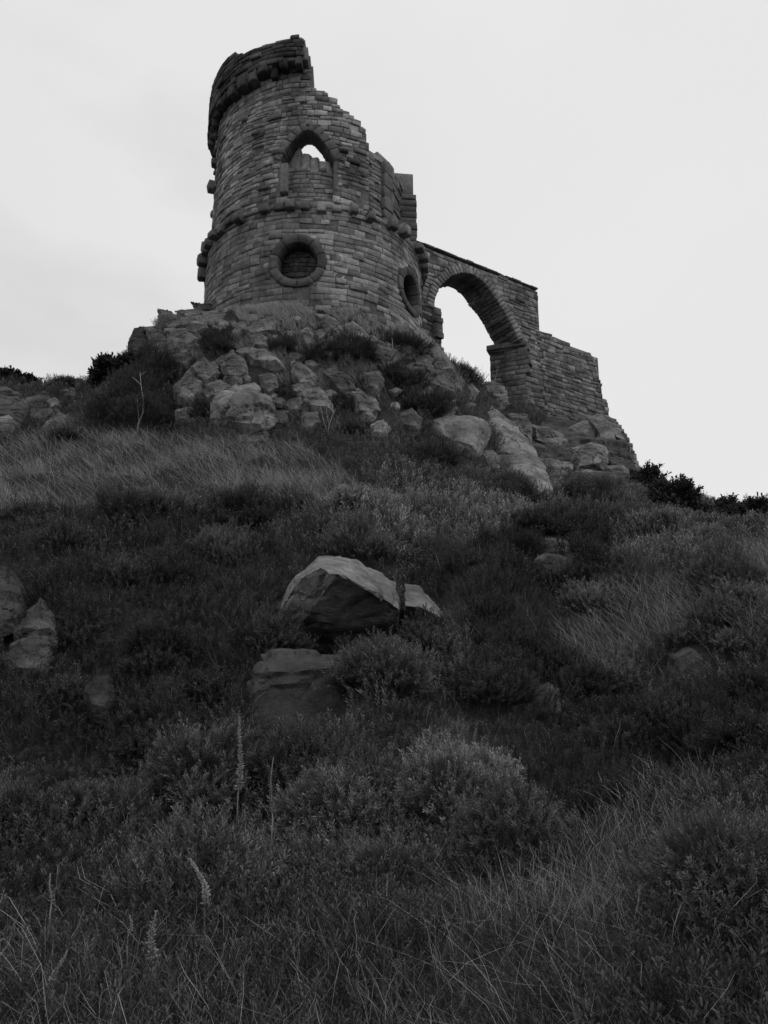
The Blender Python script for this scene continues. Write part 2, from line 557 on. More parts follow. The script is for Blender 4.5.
# upper storey: profile of the broken top
PROF = [(-180, 16.6), (-150, 17.4), (-120, 19.0), (-100, 19.6), (-60, 20.2), (-20, 20.3), (-5.4, 20.1), (-4.2, 19.75), (-3.2, 18.98), (3, 18.72), (10.7, 18.45), (18.8, 18.08), (25.5, 17.68), (27.2, 17.25), (27.3, 0)]
px_, pz_ = [p[0] for p in PROF], [p[1] for p in PROF]
WIN_C, WIN_H = -5.3 * D2R * RU, .85
def win_open(a, b, grow=0.0):
    ds = abs(a - WIN_C)
    if b < 16.4:
        return ds < WIN_H + grow and b > 15.02 - grow
    k = ds / (WIN_H + grow)
    return k < 1 and (b - 16.4) < (1.0 + grow) * (1 - k ** 1.75)
def upper_mask(a, b):
    al = a / RU / D2R
    if al < -165 or al > 27.2 or b > np.interp(al, px_, pz_) + .06 * math.sin(a * 6.1) + .05 * math.sin(a * 14.3 + 1):
        return False
    return not win_open(a, b)
PU = cylP(RU)
g = Geo()
up_m = lambda a, b: upper_mask(a, b) and not (b > 16.3 and win_open(a, b, .24))
courses(g, PU, up_m, -165 * D2R * RU, 27.2 * D2R * RU, 14.72, 20.4, (.12, .22), (.16, .48), seed=5, gap=.014, edge=.022, tones=(.45, 1.35), rubble=.15, flat=.7)
g.obj('upper_wall', M_STONE, tower)
g = Geo()
def upper_core_mask(a, b):
    al = a / RU / D2R
    return -165 < al < 27.2 and b < np.interp(al, px_, pz_) + .05 + .06 * math.sin(a * 6.1) + .05 * math.sin(a * 14.3 + 1) and not win_open(a, b)
near_win = lambda a, b: abs(a - WIN_C) < 1.2 and 14.9 < b < 17.9
core(g, PU, lambda a, b: upper_core_mask(a, b) and not near_win(a, b), -165 * D2R * RU, 27.2 * D2R * RU, 14.5, 20.4, .1, -.026, -.85)
core(g, PU, upper_core_mask, WIN_C - 1.28, WIN_C + 1.28, 14.82, 17.98, .04, -.028, -.64)
g.obj('upper_core', M_CORE, tower)
# right hand side of the upper storey: thinner broken wall set back, then the jamb of the lost opening
PR = cylP(3.02)
PROF2 = [(27, 17.5), (40, 17.55), (41, 17.75), (56, 17.8), (57, 17.7), (75, 17.6), (100, 16.9), (130, 16.2), (165, 16.2), (200, 16.6)]
def rec_mask(a, b):
    return b < np.interp(a / 3.02 / D2R, [p[0] for p in PROF2], [p[1] for p in PROF2])
g = Geo()
courses(g, PR, rec_mask, 27 * D2R * 3.02, 197 * D2R * 3.02, 14.6, 17.9, (.12, .2), (.25, .6), seed=8, tones=(.5, .95))
g.obj('recessed_wall', M_STONE, tower)
g = Geo()
core(g, PR, rec_mask, 27 * D2R * 3.02, 197 * D2R * 3.02, 14.5, 17.9, .12, -.05, -.45)
g.obj('recessed_core', M_CORE, tower)
def jamb(al0, al1, r0, r1, z0, z1, seed, tones, name, mat=M_DRESS, h=(.3, .5)):
    """A broken pier between two bearings and two radii, laid in courses."""
    g = Geo()
    r = random.Random(seed)
    z = z0
    while z < z1 - .02:
        hh = min(r.uniform(*h), z1 - z)
        if z1 - z - hh < .1: hh = z1 - z
        o = r.uniform(-.02, .03)
        def P(a, b, d):
            q = TC + a * (fwd * math.cos(d) + rgt * math.sin(d))
            return (q[0], q[1], b)
        # the block's face is the side turned to the left (bearing al0)
        stone(g, lambda a, b, d: P(a, b, (al0 - d * 16) * D2R), r0, r1 + o, z + .008, z + hh - .008, .02, -(al1 - al0) / 16, .03, r.uniform(*tones), .012, r)
        z += hh
    return g.obj(name, mat, tower)
jamb(44, 52, 2.6, 3.16, 14.6, 17.5, 4, (.7, .9), 'broken_jamb')
def boxP(a, b, d):
    q = TC + rgt * a + fwd * d
    return (q[0], q[1], b)
def block_pile(name, a0, a1, z0, z1, front, back, h, tones, seed, mat=M_STONE):
    g, r = Geo(), random.Random(seed)
    z = z0
    while z < z1 - .02:
        hh = min(r.uniform(*h), z1 - z)
        if z1 - z - hh < .1: hh = z1 - z
        stone(g, boxP, a0 + r.uniform(0, .03), a1 - r.uniform(0, .03), z + .006, z + hh - .006, front + r.uniform(-.02, .02), back, .02, r.uniform(*tones), .012, r)
        z += hh
    return g.obj(name, mat, tower)
block_pile('broken_jamb', 2.28, 3.36, 17.35, 18.2, .75, .1, (.8, .95), (1.1, 1.2), 5, M_DRESS)
block_pile('broken_jamb', 2.42, 3.46, 14.62, 17.34, .8, -.1, (.16, .3), (.55, .85), 6)
# string course and its broken corbels
g = Geo()
r = random.Random(21)
a = -math.pi
while a < math.pi - .02:
    w = r.uniform(.3, .6) / RL
    stone(g, PL, a * RL + .006, (min(a + w, math.pi)) * RL - .006, 14.58 + r.uniform(-.02, .02), 14.76 + r.uniform(-.02, .02), r.uniform(.0, .07), -.3, .03, r.uniform(.7, 1.1), .02, r)
    a += w
g.obj('string_course', M_STONE, tower)
al = -178
while al < 178:
    if r.random() < .72 or al < -40:
        w, hh, o = r.uniform(.22, .36), r.uniform(.2, .3), r.uniform(.17, .33)
        if -60 < al < 40 and r.random() < .3: o *= .6
        g = Geo()
        z = 14.48 + r.uniform(-.07, .07) - (.12 if al < -70 else 0)
        stone(g, PL, al * D2R * RL, al * D2R * RL + w, z, z + hh, o, -.25, .03, r.uniform(.4, .95), .03, r)
        g.obj('corbel', M_STONE, tower)
    al += r.uniform(5.5, 8.5)
# stray projecting stones on the left flank
for al, z, w, hh, o in [(-80, 17.1, .34, .3, .24), (-79, 18.05, .28, .24, .16), (-80, 18.7, .25, .2, .1), (-81, 19.3, .25, .22, .12), (-82, 16.2, .25, .15, .08), (-77, 14.15, .32, .3, .3), (-80, 13.75, .3, .35, .26), (-78, 14.75, .3, .25, .32), (-34, 17.6, .3, .14, .06), (-42, 18.3, .26, .14, .07), (-20, 16.62, .42, .16, .1), (-27, 15.45, .4, .12, .09), (13, 16.75, .3, .12, .1)]:
    g = Geo()
    R = RU if z > 14.7 else RL
    stone(g, cylP(R), al * D2R * R - w / 2, al * D2R * R + w / 2, z, z + hh, o, -.25, .045, .7, .03, r)
    g.obj('projecting_stone', M_STONE, tower)
# overhanging parapet on its corbel table; stained stone, overhang shade put into the tones
PP = cylP(3.86)
PTOP = [(-118, 19.9), (-104, 20.5), (-80, 20.95), (-66, 20.8), (-62, 20.95), (-50, 20.85), (-46, 20.8), (-40, 20.62), (-30, 20.52), (-22, 20.6), (-14, 20.62), (-9, 20.64), (-7.6, 20.45), (-6.4, 20.1), (-6.2, 0)]
PBOT = [(-118, 19.2), (-90, 19.35), (-70, 19.7), (-60, 19.6), (-40, 19.6), (-20, 19.75), (-6, 19.8)]
def par_mask(a, b):
    al = a / 3.8 / D2R
    return np.interp(al, [p[0] for p in PBOT], [p[1] for p in PBOT]) < b < np.interp(al, [p[0] for p in PTOP], [p[1] for p in PTOP]) + (.035 * math.sin(a * 5.3) + .045 * math.sin(a * 12.7) if al < -12 else 0)
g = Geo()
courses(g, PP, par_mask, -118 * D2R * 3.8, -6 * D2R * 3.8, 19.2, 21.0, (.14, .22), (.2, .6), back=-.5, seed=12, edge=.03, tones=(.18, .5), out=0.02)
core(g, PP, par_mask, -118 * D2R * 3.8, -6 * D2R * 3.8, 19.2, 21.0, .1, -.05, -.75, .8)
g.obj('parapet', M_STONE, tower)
al = -116
while al < -8:
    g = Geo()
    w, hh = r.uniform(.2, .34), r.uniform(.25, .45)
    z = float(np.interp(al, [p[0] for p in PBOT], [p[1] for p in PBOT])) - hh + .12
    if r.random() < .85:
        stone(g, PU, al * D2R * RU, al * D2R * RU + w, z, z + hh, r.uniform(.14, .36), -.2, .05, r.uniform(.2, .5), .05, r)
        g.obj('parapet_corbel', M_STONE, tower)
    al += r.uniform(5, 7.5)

def ring_geo(P, ac, bc, r_in, r_out, d0, d1, n, tone, seed, a_from=0.0, a_to=360.0, gap=.8):
    """Voussoirs round a circle: wedge blocks with a chamfered inner lip."""
    g, rr = Geo(), random.Random(seed)
    step = (a_to - a_from) / n
    for k in range(n):
        t0, t1 = a_from + k * step + gap / 2, a_from + (k + 1) * step - gap / 2
        sub, V, F = 5, [], []
        o = rr.uniform(-.008, .008)
        sec = [(r_in, d0), (r_in, d1 - .04 + o), (r_in + .025, d1 - .015 + o), (r_in + .07, d1 - .012 + o), (r_in + .085, d1 + o), (r_out - .012, d1 + o), (r_out, d1 - .012 + o), (r_out, d0)]
        for i in range(sub + 1):
            th = (t0 + (t1 - t0) * i / sub) * D2R
            for rad, d in sec:
                V.append(P(ac + rad * math.cos(th), bc + rad * math.sin(th), d))
        m = len(sec)
        for i in range(sub):
            for q in range(m):
                F.append((i * m + q, i * m + (q + 1) % m, (i + 1) * m + (q + 1) % m, (i + 1) * m + q))
        F.append(tuple(range(m))[::-1])
        F.append(tuple(sub * m + q for q in range(m)))
        g.add(V, F, tone * rr.uniform(.8, 1.15))
    return g

for k, (al, z, rad) in enumerate(OC):
    ac = al * D2R * RL
    win = ring_geo(PL, ac, z, rad - .25, rad, -.5, .05, 10, .58, 30 + k, -90, 270, 1.0).obj('round_window', M_DRESS, tower)
    win['at'] = tower['at']
    g = Geo()
    bm_ = lambda a, b: math.hypot(a - ac, b - z) < rad - .18
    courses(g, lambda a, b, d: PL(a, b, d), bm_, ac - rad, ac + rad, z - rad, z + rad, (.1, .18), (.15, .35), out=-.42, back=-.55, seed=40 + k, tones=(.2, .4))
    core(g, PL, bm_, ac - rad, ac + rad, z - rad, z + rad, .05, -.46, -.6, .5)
    o = g.obj('blocking', M_STONE, tower)
    o.parent = win
    o.location = (0, 0, 0)
# pointed window of the upper storey
g, rr = Geo(), random.Random(50)
half = [(WIN_C + sgn * k * (WIN_H + .01), 16.4 + 1.01 * (1 - k ** 1.75)) for sgn in (-1,) for k in np.linspace(1, 0, 6)]
pts = half + [(2 * WIN_C - x, y) for x, y in half[::-1][1:]]
for i in range(len(pts) - 1):
    (xa, ya), (xb, yb) = pts[i], pts[i + 1]
    L = math.hypot(xb - xa, yb - ya)
    ux, uy = (xb - xa) / L, (yb - ya) / L
    stone(g, lambda a, b, d: PU(xa + ux * a - uy * b, ya + uy * a + ux * b, d), .006, L - .006, 0, rr.uniform(.24, .3), .02, -.4, .016, rr.uniform(.88, 1.0), .006, rr)
g.obj('window_arch', M_DRESS, tower)
def infill_mask(a, b):
    return abs(a - WIN_C) < WIN_H + .02 and b < 16.22 - .1 * (a - WIN_C) + .05 * math.sin(a * 9)
g = Geo()
PI_ = cylP(RU - .22)
k_ = (RU - .22) / RU
inf2 = lambda a, b: infill_mask(a / k_, b)
courses(g, PI_, inf2, (WIN_C - WIN_H) * k_, (WIN_C + WIN_H) * k_, 14.9, 16.5, (.11, .18), (.18, .45), back=-.3, seed=52, tones=(.55, .9))
core(g, PI_, inf2, (WIN_C - WIN_H) * k_, (WIN_C + WIN_H) * k_, 14.9, 16.5, .06, -.05, -.4)
g.obj('window_infill', M_STONE, tower)
g = Geo()
stone(g, PU, WIN_C - WIN_H - .02, WIN_C - WIN_H + .24, 15.3, 16.32, -.03, -.5, .04, 1.15, .01, rr)
g.obj('window_jamb', M_DRESS, tower)
g = Geo()
for a0_, a1_, z0_, z1_, dd in [(-.85, -.28, 16.0, 17.22, -.5), (-.3, .06, 16.0, 17.0, -.5), (.04, .4, 16.0, 16.86, -.5), (.37, .95, 15.9, 16.7, -.46)]:
    stone(g, PU, WIN_C + a0_, WIN_C + a1_, z0_, z1_, dd, -1.2, .08, 1.3, .05, rr)
g.obj('sill_rubble', M_STONE, tower)

# ---- the wall with the great arch
WA = np.array([1.477, 25.2])
WU = np.array([0.83029, 0.55734])
WN = np.array([-WU[1], WU[0]])                        # away from the viewer
def wallP(a, b, d):
    q = WA + WU * a - WN * d
    return (q[0], q[1], b)
TH_W = 1.15
ARC = np.array([(.34, 13.75), (.40, 14.2), (.62, 14.72), (1.17, 15.33), (1.65, 15.62), (2.15, 15.74), (2.72, 15.58), (3.43, 14.95), (3.80, 14.53), (4.11, 14.09), (4.38, 13.66)])
_seg = np.r_[0, np.cumsum(np.hypot(*np.diff(ARC, axis=0).T))]
def arc_pt(s):
    return np.array([np.interp(s, _seg, ARC[:, 0]), np.interp(s, _seg, ARC[:, 1])])
def arc_nrm(s):
    t = arc_pt(min(s + .15, _seg[-1])) - arc_pt(max(s - .15, 0))
    t /= np.linalg.norm(t)
    return np.array([-t[1], t[0]])
def arch_z(a, off=0.0):
    return np.interp(a, OUTER[:, 0], OUTER[:, 1]) if off else np.interp(a, ARC[:, 0], ARC[:, 1])
OUTER = np.array([arc_pt(s) + .25 * arc_nrm(s) for s in np.linspace(0, _seg[-1], 40)])
archway = thing('archway', 'tall ruined wall with one great arch beside the round tower', 'archway', (float(WA[0] + WU[0] * 4.9), float(WA[1] + WU[1] * 4.9), 10.6))
def arch_mask(a, b, off=True):
    if a < -.9 or a > (5.6 + .2 * math.sin(b * 19) if b < 14.3 else 5.6) or b > 16.2 + .03 * math.sin(a * 5): return False
    if a < .62 and b < 13.78: return True
    if a > 4.72 and b < 13.95: return True
    lo = OUTER if off else ARC
    if lo[0, 0] < a < lo[-1, 0]:
        return b > np.interp(a, lo[:, 0], lo[:, 1])
    return a >= lo[-1, 0] and (b > 13.6 or a > 4.7) or a <= lo[0, 0]
g = Geo()
courses(g, wallP, arch_mask, -.9, 5.85, 10.0, 16.22, (.13, .23), (.22, .55), seed=61, gap=.015, edge=.018, tones=(.5, 1.2), rubble=.1, flat=.7)
g.obj('wall', M_STONE, archway)
g = Geo()
core(g, wallP, lambda a, b: arch_mask(a, b, False) and b < 16.15, -.9, 5.9, 10.0, 16.3, .1, -.028, -TH_W)
g.obj('wall_core', M_CORE, archway)
g, rr = Geo(), random.Random(62)
s = 0.0
while s < _seg[-1] - .05:                              # ring of voussoirs
    w = min(rr.uniform(.13, .2), _seg[-1] - s)
    p0, p1, m = arc_pt(s), arc_pt(s + w), arc_nrm(s + w / 2)
    e = (p1 - p0)
    stone(g, lambda a, b, d: wallP(*(p0 + e * a + m * b * (1 if True else 0)), d), .04, .96, 0, rr.uniform(.29, .36), .05, -.4, .02, rr.uniform(.85, 1.15), .006, rr)
    s += w
g.obj('arch_ring', M_STONE, archway)
g = Geo()
def soffP(a, b, d):                                    # underside of the arch: a along the curve, b through the wall
    p = arc_pt(a) - arc_nrm(a) * d
    return wallP(p[0], p[1], -b)
courses(g, soffP, lambda a, b: True, 0, _seg[-1], .36, TH_W + .02, (.2, .34), (.12, .2), out=.0, back=-.2, seed=63, edge=.02, tones=(.6, 1.0))
g.obj('soffit', M_STONE, archway)
# pier: its left cheek runs a little askew to the wall
g = Geo()
cA, cB = np.array([4.72, 0.0]), np.array([3.95, TH_W])
cd = (cB - cA) / np.linalg.norm(cB - cA)
def cheekP(a, b, d):
    q = cA + cd * a + np.array([-cd[1], cd[0]]) * d
    return wallP(q[0], b, -q[1])
LC = float(np.linalg.norm(cB - cA))
courses(g, cheekP, lambda a, b: True, 0.02, LC, 10.0, 13.6, (.14, .23), (.25, .6), out=.0, back=-.3, seed=64, gap=.015, edge=.018, tones=(.55, .95))
V = []
for z in (10.0, 13.62):
    for a_, d_ in ((4.76, -.05), (5.5, -.05), (5.5, -TH_W), (4.0, -TH_W)):
        V.append(wallP(a_, z, d_))
g.add(V, [(0, 1, 5, 4), (1, 2, 6, 5), (2, 3, 7, 6), (3, 0, 4, 7), (4, 5, 6, 7)], .5)
g.obj('pier', M_STONE, archway)
g = Geo()
for k in range(3):
    stone(g, cheekP, k * LC / 3 - .04, (k + 1) * LC / 3 + (.1 if k == 2 else 0), 13.52 + .01 * k, 13.76, .1, -.5, .03, .8, .015, rr)
g.obj('impost', M_DRESS, archway)
g = Geo()
s = -.8
while s < 5.6:
    w = min(rr.uniform(.3, .55), 5.62 - s)
    if w < .1: break
    if True:
        stone(g, wallP, s, s + w - .01, 16.2, 16.27 + rr.uniform(-.02, .02), .015 + rr.uniform(-.015, .015), -TH_W - .02, .03, rr.uniform(.6, 1.0), .02, rr)
    s += w
g.obj('coping', M_DRESS, archway)
# left jamb reveal of the arch
g = Geo()
courses(g, lambda a, b, d: wallP(.60 + d, b, -a), lambda a, b: True, .0, TH_W, 10.5, 13.8, (.14, .24), (.25, .5), out=.03, back=-.3, seed=66, tones=(.7, 1.0))
g.obj('left_jamb', M_STONE, archway)

# ---- the lower wall that steps down the crag
lowwall = thing('ruined_wall', 'lower ruined stone wall stepping down beyond the arch pier', 'wall', (float(WA[0] + WU[0] * 8), float(WA[1] + WU[1] * 8), 10.8))
LTOP = [(5.62, 14.42), (6.2, 14.36), (7.0, 14.34), (7.6, 14.22), (8.4, 14.2), (8.86, 14.1), (8.9, 13.08), (9.14, 13.05), (9.16, 12.62), (9.72, 12.45), (9.76, 11.6), (10.0, 11.4), (10.3, 11.15), (10.55, 10.8), (10.85, 10.35), (11.05, 9.7), (11.3, 8.6)]
def low_mask(a, b):
    return 5.6 + (.2 * math.sin(b * 19) if b < 14.3 else .02) < a < 11.3 and b < np.interp(a, [p[0] for p in LTOP], [p[1] for p in LTOP])
def lowP(a, b, d):
    return wallP(a, b, d - (.3 if a > 9.1 and b > 11.6 else 0.0) + .02)
g = Geo()
courses(g, lowP, low_mask, 5.4, 11.3, 7.6, 14.5, (.12, .25), (.2, .55), seed=71, gap=.015, edge=.018, tones=(.55, 1.3), rubble=.1, flat=.7)
g.obj('stonework', M_STONE, lowwall)
g = Geo()
core(g, lowP, lambda a, b: low_mask(a, b + .05), 5.4, 11.3, 7.4, 14.5, .1, -.028, -.8)
g.obj('rubble_core', M_CORE, lowwall)

# ------------------------------------------------------------------ rocks of the crag
ROCK_POLY = []                                        # outline in the picture and distance: keeps the heather off bare faces

def rock(label, outline, ridge=(), depth=None, bulge=.3, tilt=None, Y=None, group=None, tone=1.0, seed=None, soft=1, grow=1.06, lay=.7, push=0.0, blocky=.55, rough=1.0, cat='rock', name='rock', strata=.5, drop=.35):
    """A boulder: the hull of an outline standing on the slope, of the edges that come forward and of a back pushed into the hill.
    ridge: (px, py, metres towards the viewer)."""
    seed = seed if seed is not None else sum(int(a * 7 + b * 13) for a, b in outline) % 9973
    out = np.array(outline, float)
    out = out.mean(0) + (out - out.mean(0)) * grow
    lo = out[:, 1].max()
    cx = float(np.mean(out[:, 0]))
    if Y is None:
        h = ground_at(cx, lo - 1)
        Y = h[1] - .1 + push
    mpp = Y / FPX                                      # metres per pixel, about
    size = max(np.ptp(out[:, 0]), np.ptp(out[:, 1])) * mpp
    wd = min(np.ptp(out[:, 0]), np.ptp(out[:, 1])) * mpp
    depth = depth if depth is not None else max(.5, .9 * wd)
    up = (lo - out[:, 1]) * mpp
    if tilt is None:                                   # lean back with the slope it lies on
        Yt = ground_at(cx, out[:, 1].min() + 1)[1]
        Yb_ = ground_at(cx, lo - 1)[1]
        tilt = float(np.clip(lay * (Yt - Yb_) / up.max(), .3, 4.0))
    V = [at(out[:, 0], out[:, 1], Y + tilt * up)]
    c = out.mean(0)
    inn = c + (out - c) * .62
    V.append(at(inn[:, 0], inn[:, 1], Y + tilt * (lo - inn[:, 1]) * mpp - bulge * wd))
    if len(ridge):
        rd = np.array(ridge, float)
        V.append(at(rd[:, 0], rd[:, 1], Y + tilt * (lo - rd[:, 1]) * mpp - rd[:, 2]))
    bk = V[0].copy()
    cen = bk.mean(0)
    bk = cen + (bk - cen) * .72
    bk[:, 1] += depth
    bk[:, 2] -= .15 * depth
    V.append(bk)
    low = V[0][up < .25 * up.max()].copy()             # a foot sunk in the ground
    low[:, 2] -= drop * wd
    low[:, 1] += .1 * wd
    V.append(low)
    V = np.vstack(V)
    bm = bmesh.new()
    for p in V: bm.verts.new(p)
    r = bmesh.ops.convex_hull(bm, input=bm.verts)
    junk = [e for e in r['geom_interior'] if isinstance(e, bmesh.types.BMVert)] + [e for e in r['geom_unused'] if isinstance(e, bmesh.types.BMVert)]
    bmesh.ops.delete(bm, geom=list(set(junk)), context='VERTS')
    bmesh.ops.triangulate(bm, faces=bm.faces)
    step = max(size / 30, .03)
    for _ in range(7):
        long = [e for e in bm.edges if e.calc_length() > step * 1.5]
        if not long: break
        bmesh.ops.subdivide_edges(bm, edges=long, cuts=1, use_grid_fill=True)
        bmesh.ops.triangulate(bm, faces=[f for f in bm.faces if len(f.verts) > 3])
    bm.verts.index_update()
    P = np.array([v.co[:] for v in bm.verts])
    E = np.array([[e.verts[0].index, e.verts[1].index] for e in bm.edges])
    T = np.array([[v.index for v in f.verts] for f in bm.faces])
    bm.free()
    deg = np.bincount(E.ravel(), minlength=len(P)).astype(float)[:, None]
    for _ in range(max(0, soft - 1) if soft < 3 else soft):
        S = np.zeros_like(P)
        np.add.at(S, E[:, 0], P[E[:, 1]])
        np.add.at(S, E[:, 1], P[E[:, 0]])
        P = P * .6 + S / deg * .4
    fn = np.cross(P[T[:, 1]] - P[T[:, 0]], P[T[:, 2]] - P[T[:, 0]])
    N = np.zeros_like(P)
    for k in range(3): np.add.at(N, T[:, k], fn)
    N /= np.maximum(np.linalg.norm(N, axis=1), 1e-9)[:, None]
    q = P - P.mean(0)
    fr = 1.6 / max(size, .3)
    d = rough * size * (0.017 * fbm(q * fr * 1.4 + seed, seed, 4) + .012 * fbm(q * fr * 6 + seed, seed + 3, 3))
    ax = np.array([.25 * math.sin(seed), .2 * math.cos(seed * 1.7), 1.0])
    st = q @ ax / max(.13 * size, .06) + 1.2 * vnoise(q * fr * 2 + 5, seed + 9)
    crack = np.exp(-((st - np.round(st)) / .1) ** 2) * (_hash(np.round(st).astype(np.int64), 0 * np.round(st).astype(np.int64), 0 * np.round(st).astype(np.int64), seed) > .62)
    d -= strata * rough * size * .028 * crack
    if blocky:                                         # joints: the rock breaks into squared blocks that stand a little proud of each other
        a1_ = seed * .77
        Rm = np.array([[math.cos(a1_), math.sin(a1_), .25], [-math.sin(a1_), math.cos(a1_), .15], [.2 * math.sin(a1_), .25, 1.0]])
        u = (q @ Rm.T) / (np.array([.36, .36, .22]) * max(size, .5)) + .35 * np.stack([vnoise(q * fr * 1.5 + 9 * k, seed + k) for k in range(3)], -1)
        b_ = np.floor(u).astype(np.int64)
        d += blocky * size * .11 * (_hash(b_[:, 0], b_[:, 1], b_[:, 2], seed) - .6)
        e_ = np.abs(u - np.round(u)).min(1)
        d -= blocky * size * .022 * np.exp(-(e_ / .05) ** 2)
    cv = vnoise(q * fr * .9 + 40, seed + 21)
    d -= rough * size * .03 * np.exp(-(cv / .05) ** 2)
    P = P + N * d[:, None]
    base = P[P[:, 2].argmin()]
    loc = (float(P[:, 0].mean()), float(P[:, 1].mean()), float(base[2]))
    tv = tone * (1 + .12 * vnoise(q * 3 + 7, seed)) 
    o = mesh_obj(name, P, [T], M_ROCK, None, loc, tv, smooth=True)
    ROCK_POLY[-1:] = ROCK_POLY[-1:]
    me = o.data
    try:
        me.set_sharp_from_angle(angle=R_(17))
    except Exception:
        pass
    tag(o, label, cat, group)
    ROCK_POLY.append((outline, Y))
    return o

# hero boulders in the middle of the slope
rock('huge overhanging boulder with a pale slanting top in mid slope', [(258, 648), (281, 602), (297, 573), (318, 557), (340, 554), (358, 558), (378, 571), (397, 581), (401, 609), (392, 640), (330, 652)],
     ridge=[(301, 578, 1.8), (320, 567, 2.1), (338, 573, 2.4), (360, 586, 2.3), (385, 598, 2.1), (400, 609, 1.7), (287, 596, 1.2)], Y=12.1, bulge=-.5, tilt=-.4, depth=1.0, tone=.95, soft=1, rough=.9, grow=1, blocky=.12, cat='boulder', name='boulder', strata=.5)
rock('wedge boulder with pale top split from the right of the huge overhanging boulder', [(405, 584), (419, 586), (433, 603), (449, 617), (436, 645), (408, 645), (402, 612)],
     ridge=[(405, 606, 1.5), (421, 607, 1.5), (440, 617, 1.2)], Y=12.0, bulge=-.5, tilt=-.4, depth=.8, tone=1.0, soft=1, rough=1.0, grow=1, blocky=.12, cat='boulder', name='boulder', strata=.4)
rock('large dark upright block sunk below the huge overhanging boulder', [(250, 674), (262, 656), (300, 650), (343, 660), (352, 692), (357, 765), (258, 765), (250, 720)],
     ridge=[(270, 672, .25), (330, 668, .3)], Y=9.0, bulge=.1, tilt=.25, tone=.36, rough=.9, cat='boulder', name='boulder')
rock('pointed pale rock standing on another rock at the left edge', [(15, 631), (28, 612), (41, 599), (50, 612), (55, 632), (38, 634)], ridge=[(38, 620, .2)], Y=9.5, tone=.44, soft=1)
rock('round lumpy pale rock under the pointed rock at left', [(3, 660), (12, 645), (28, 637), (46, 638), (49, 655), (41, 673), (22, 674), (8, 671)], Y=9.2, tone=.46, rough=1.6)
rock('faint low rock half lost in dark bracken at lower left', [(83, 692), (92, 677), (110, 675), (114, 698), (106, 713), (88, 709)], Y=8.75, tone=.24)
rock('pale rock cut off by the left edge above the pointed rock', [(-14, 566), (8, 566), (20, 588), (16, 616), (0, 625), (-14, 622)], tone=.32, soft=1, push=-.4)
rock('dark rock face in the grass bank at right', [(671, 655), (690, 647), (712, 655), (719, 675), (712, 692), (674, 690)], Y=9.6, tone=.42, soft=3)
rock('small pale topped rock in dark heather right of the huge boulder', [(535, 561), (545, 553), (560, 555), (575, 560), (573, 577), (545, 579)], tone=.4, push=-.1)
rock('faint grey rock low down between two heather clumps', [(534, 690), (548, 682), (560, 690), (560, 712), (538, 716)], tone=.4)
rock('flat pale rock ledge on the dark slope right of the boulder', [(531, 541), (552, 538), (574, 543), (570, 551), (538, 551)], tone=.4)

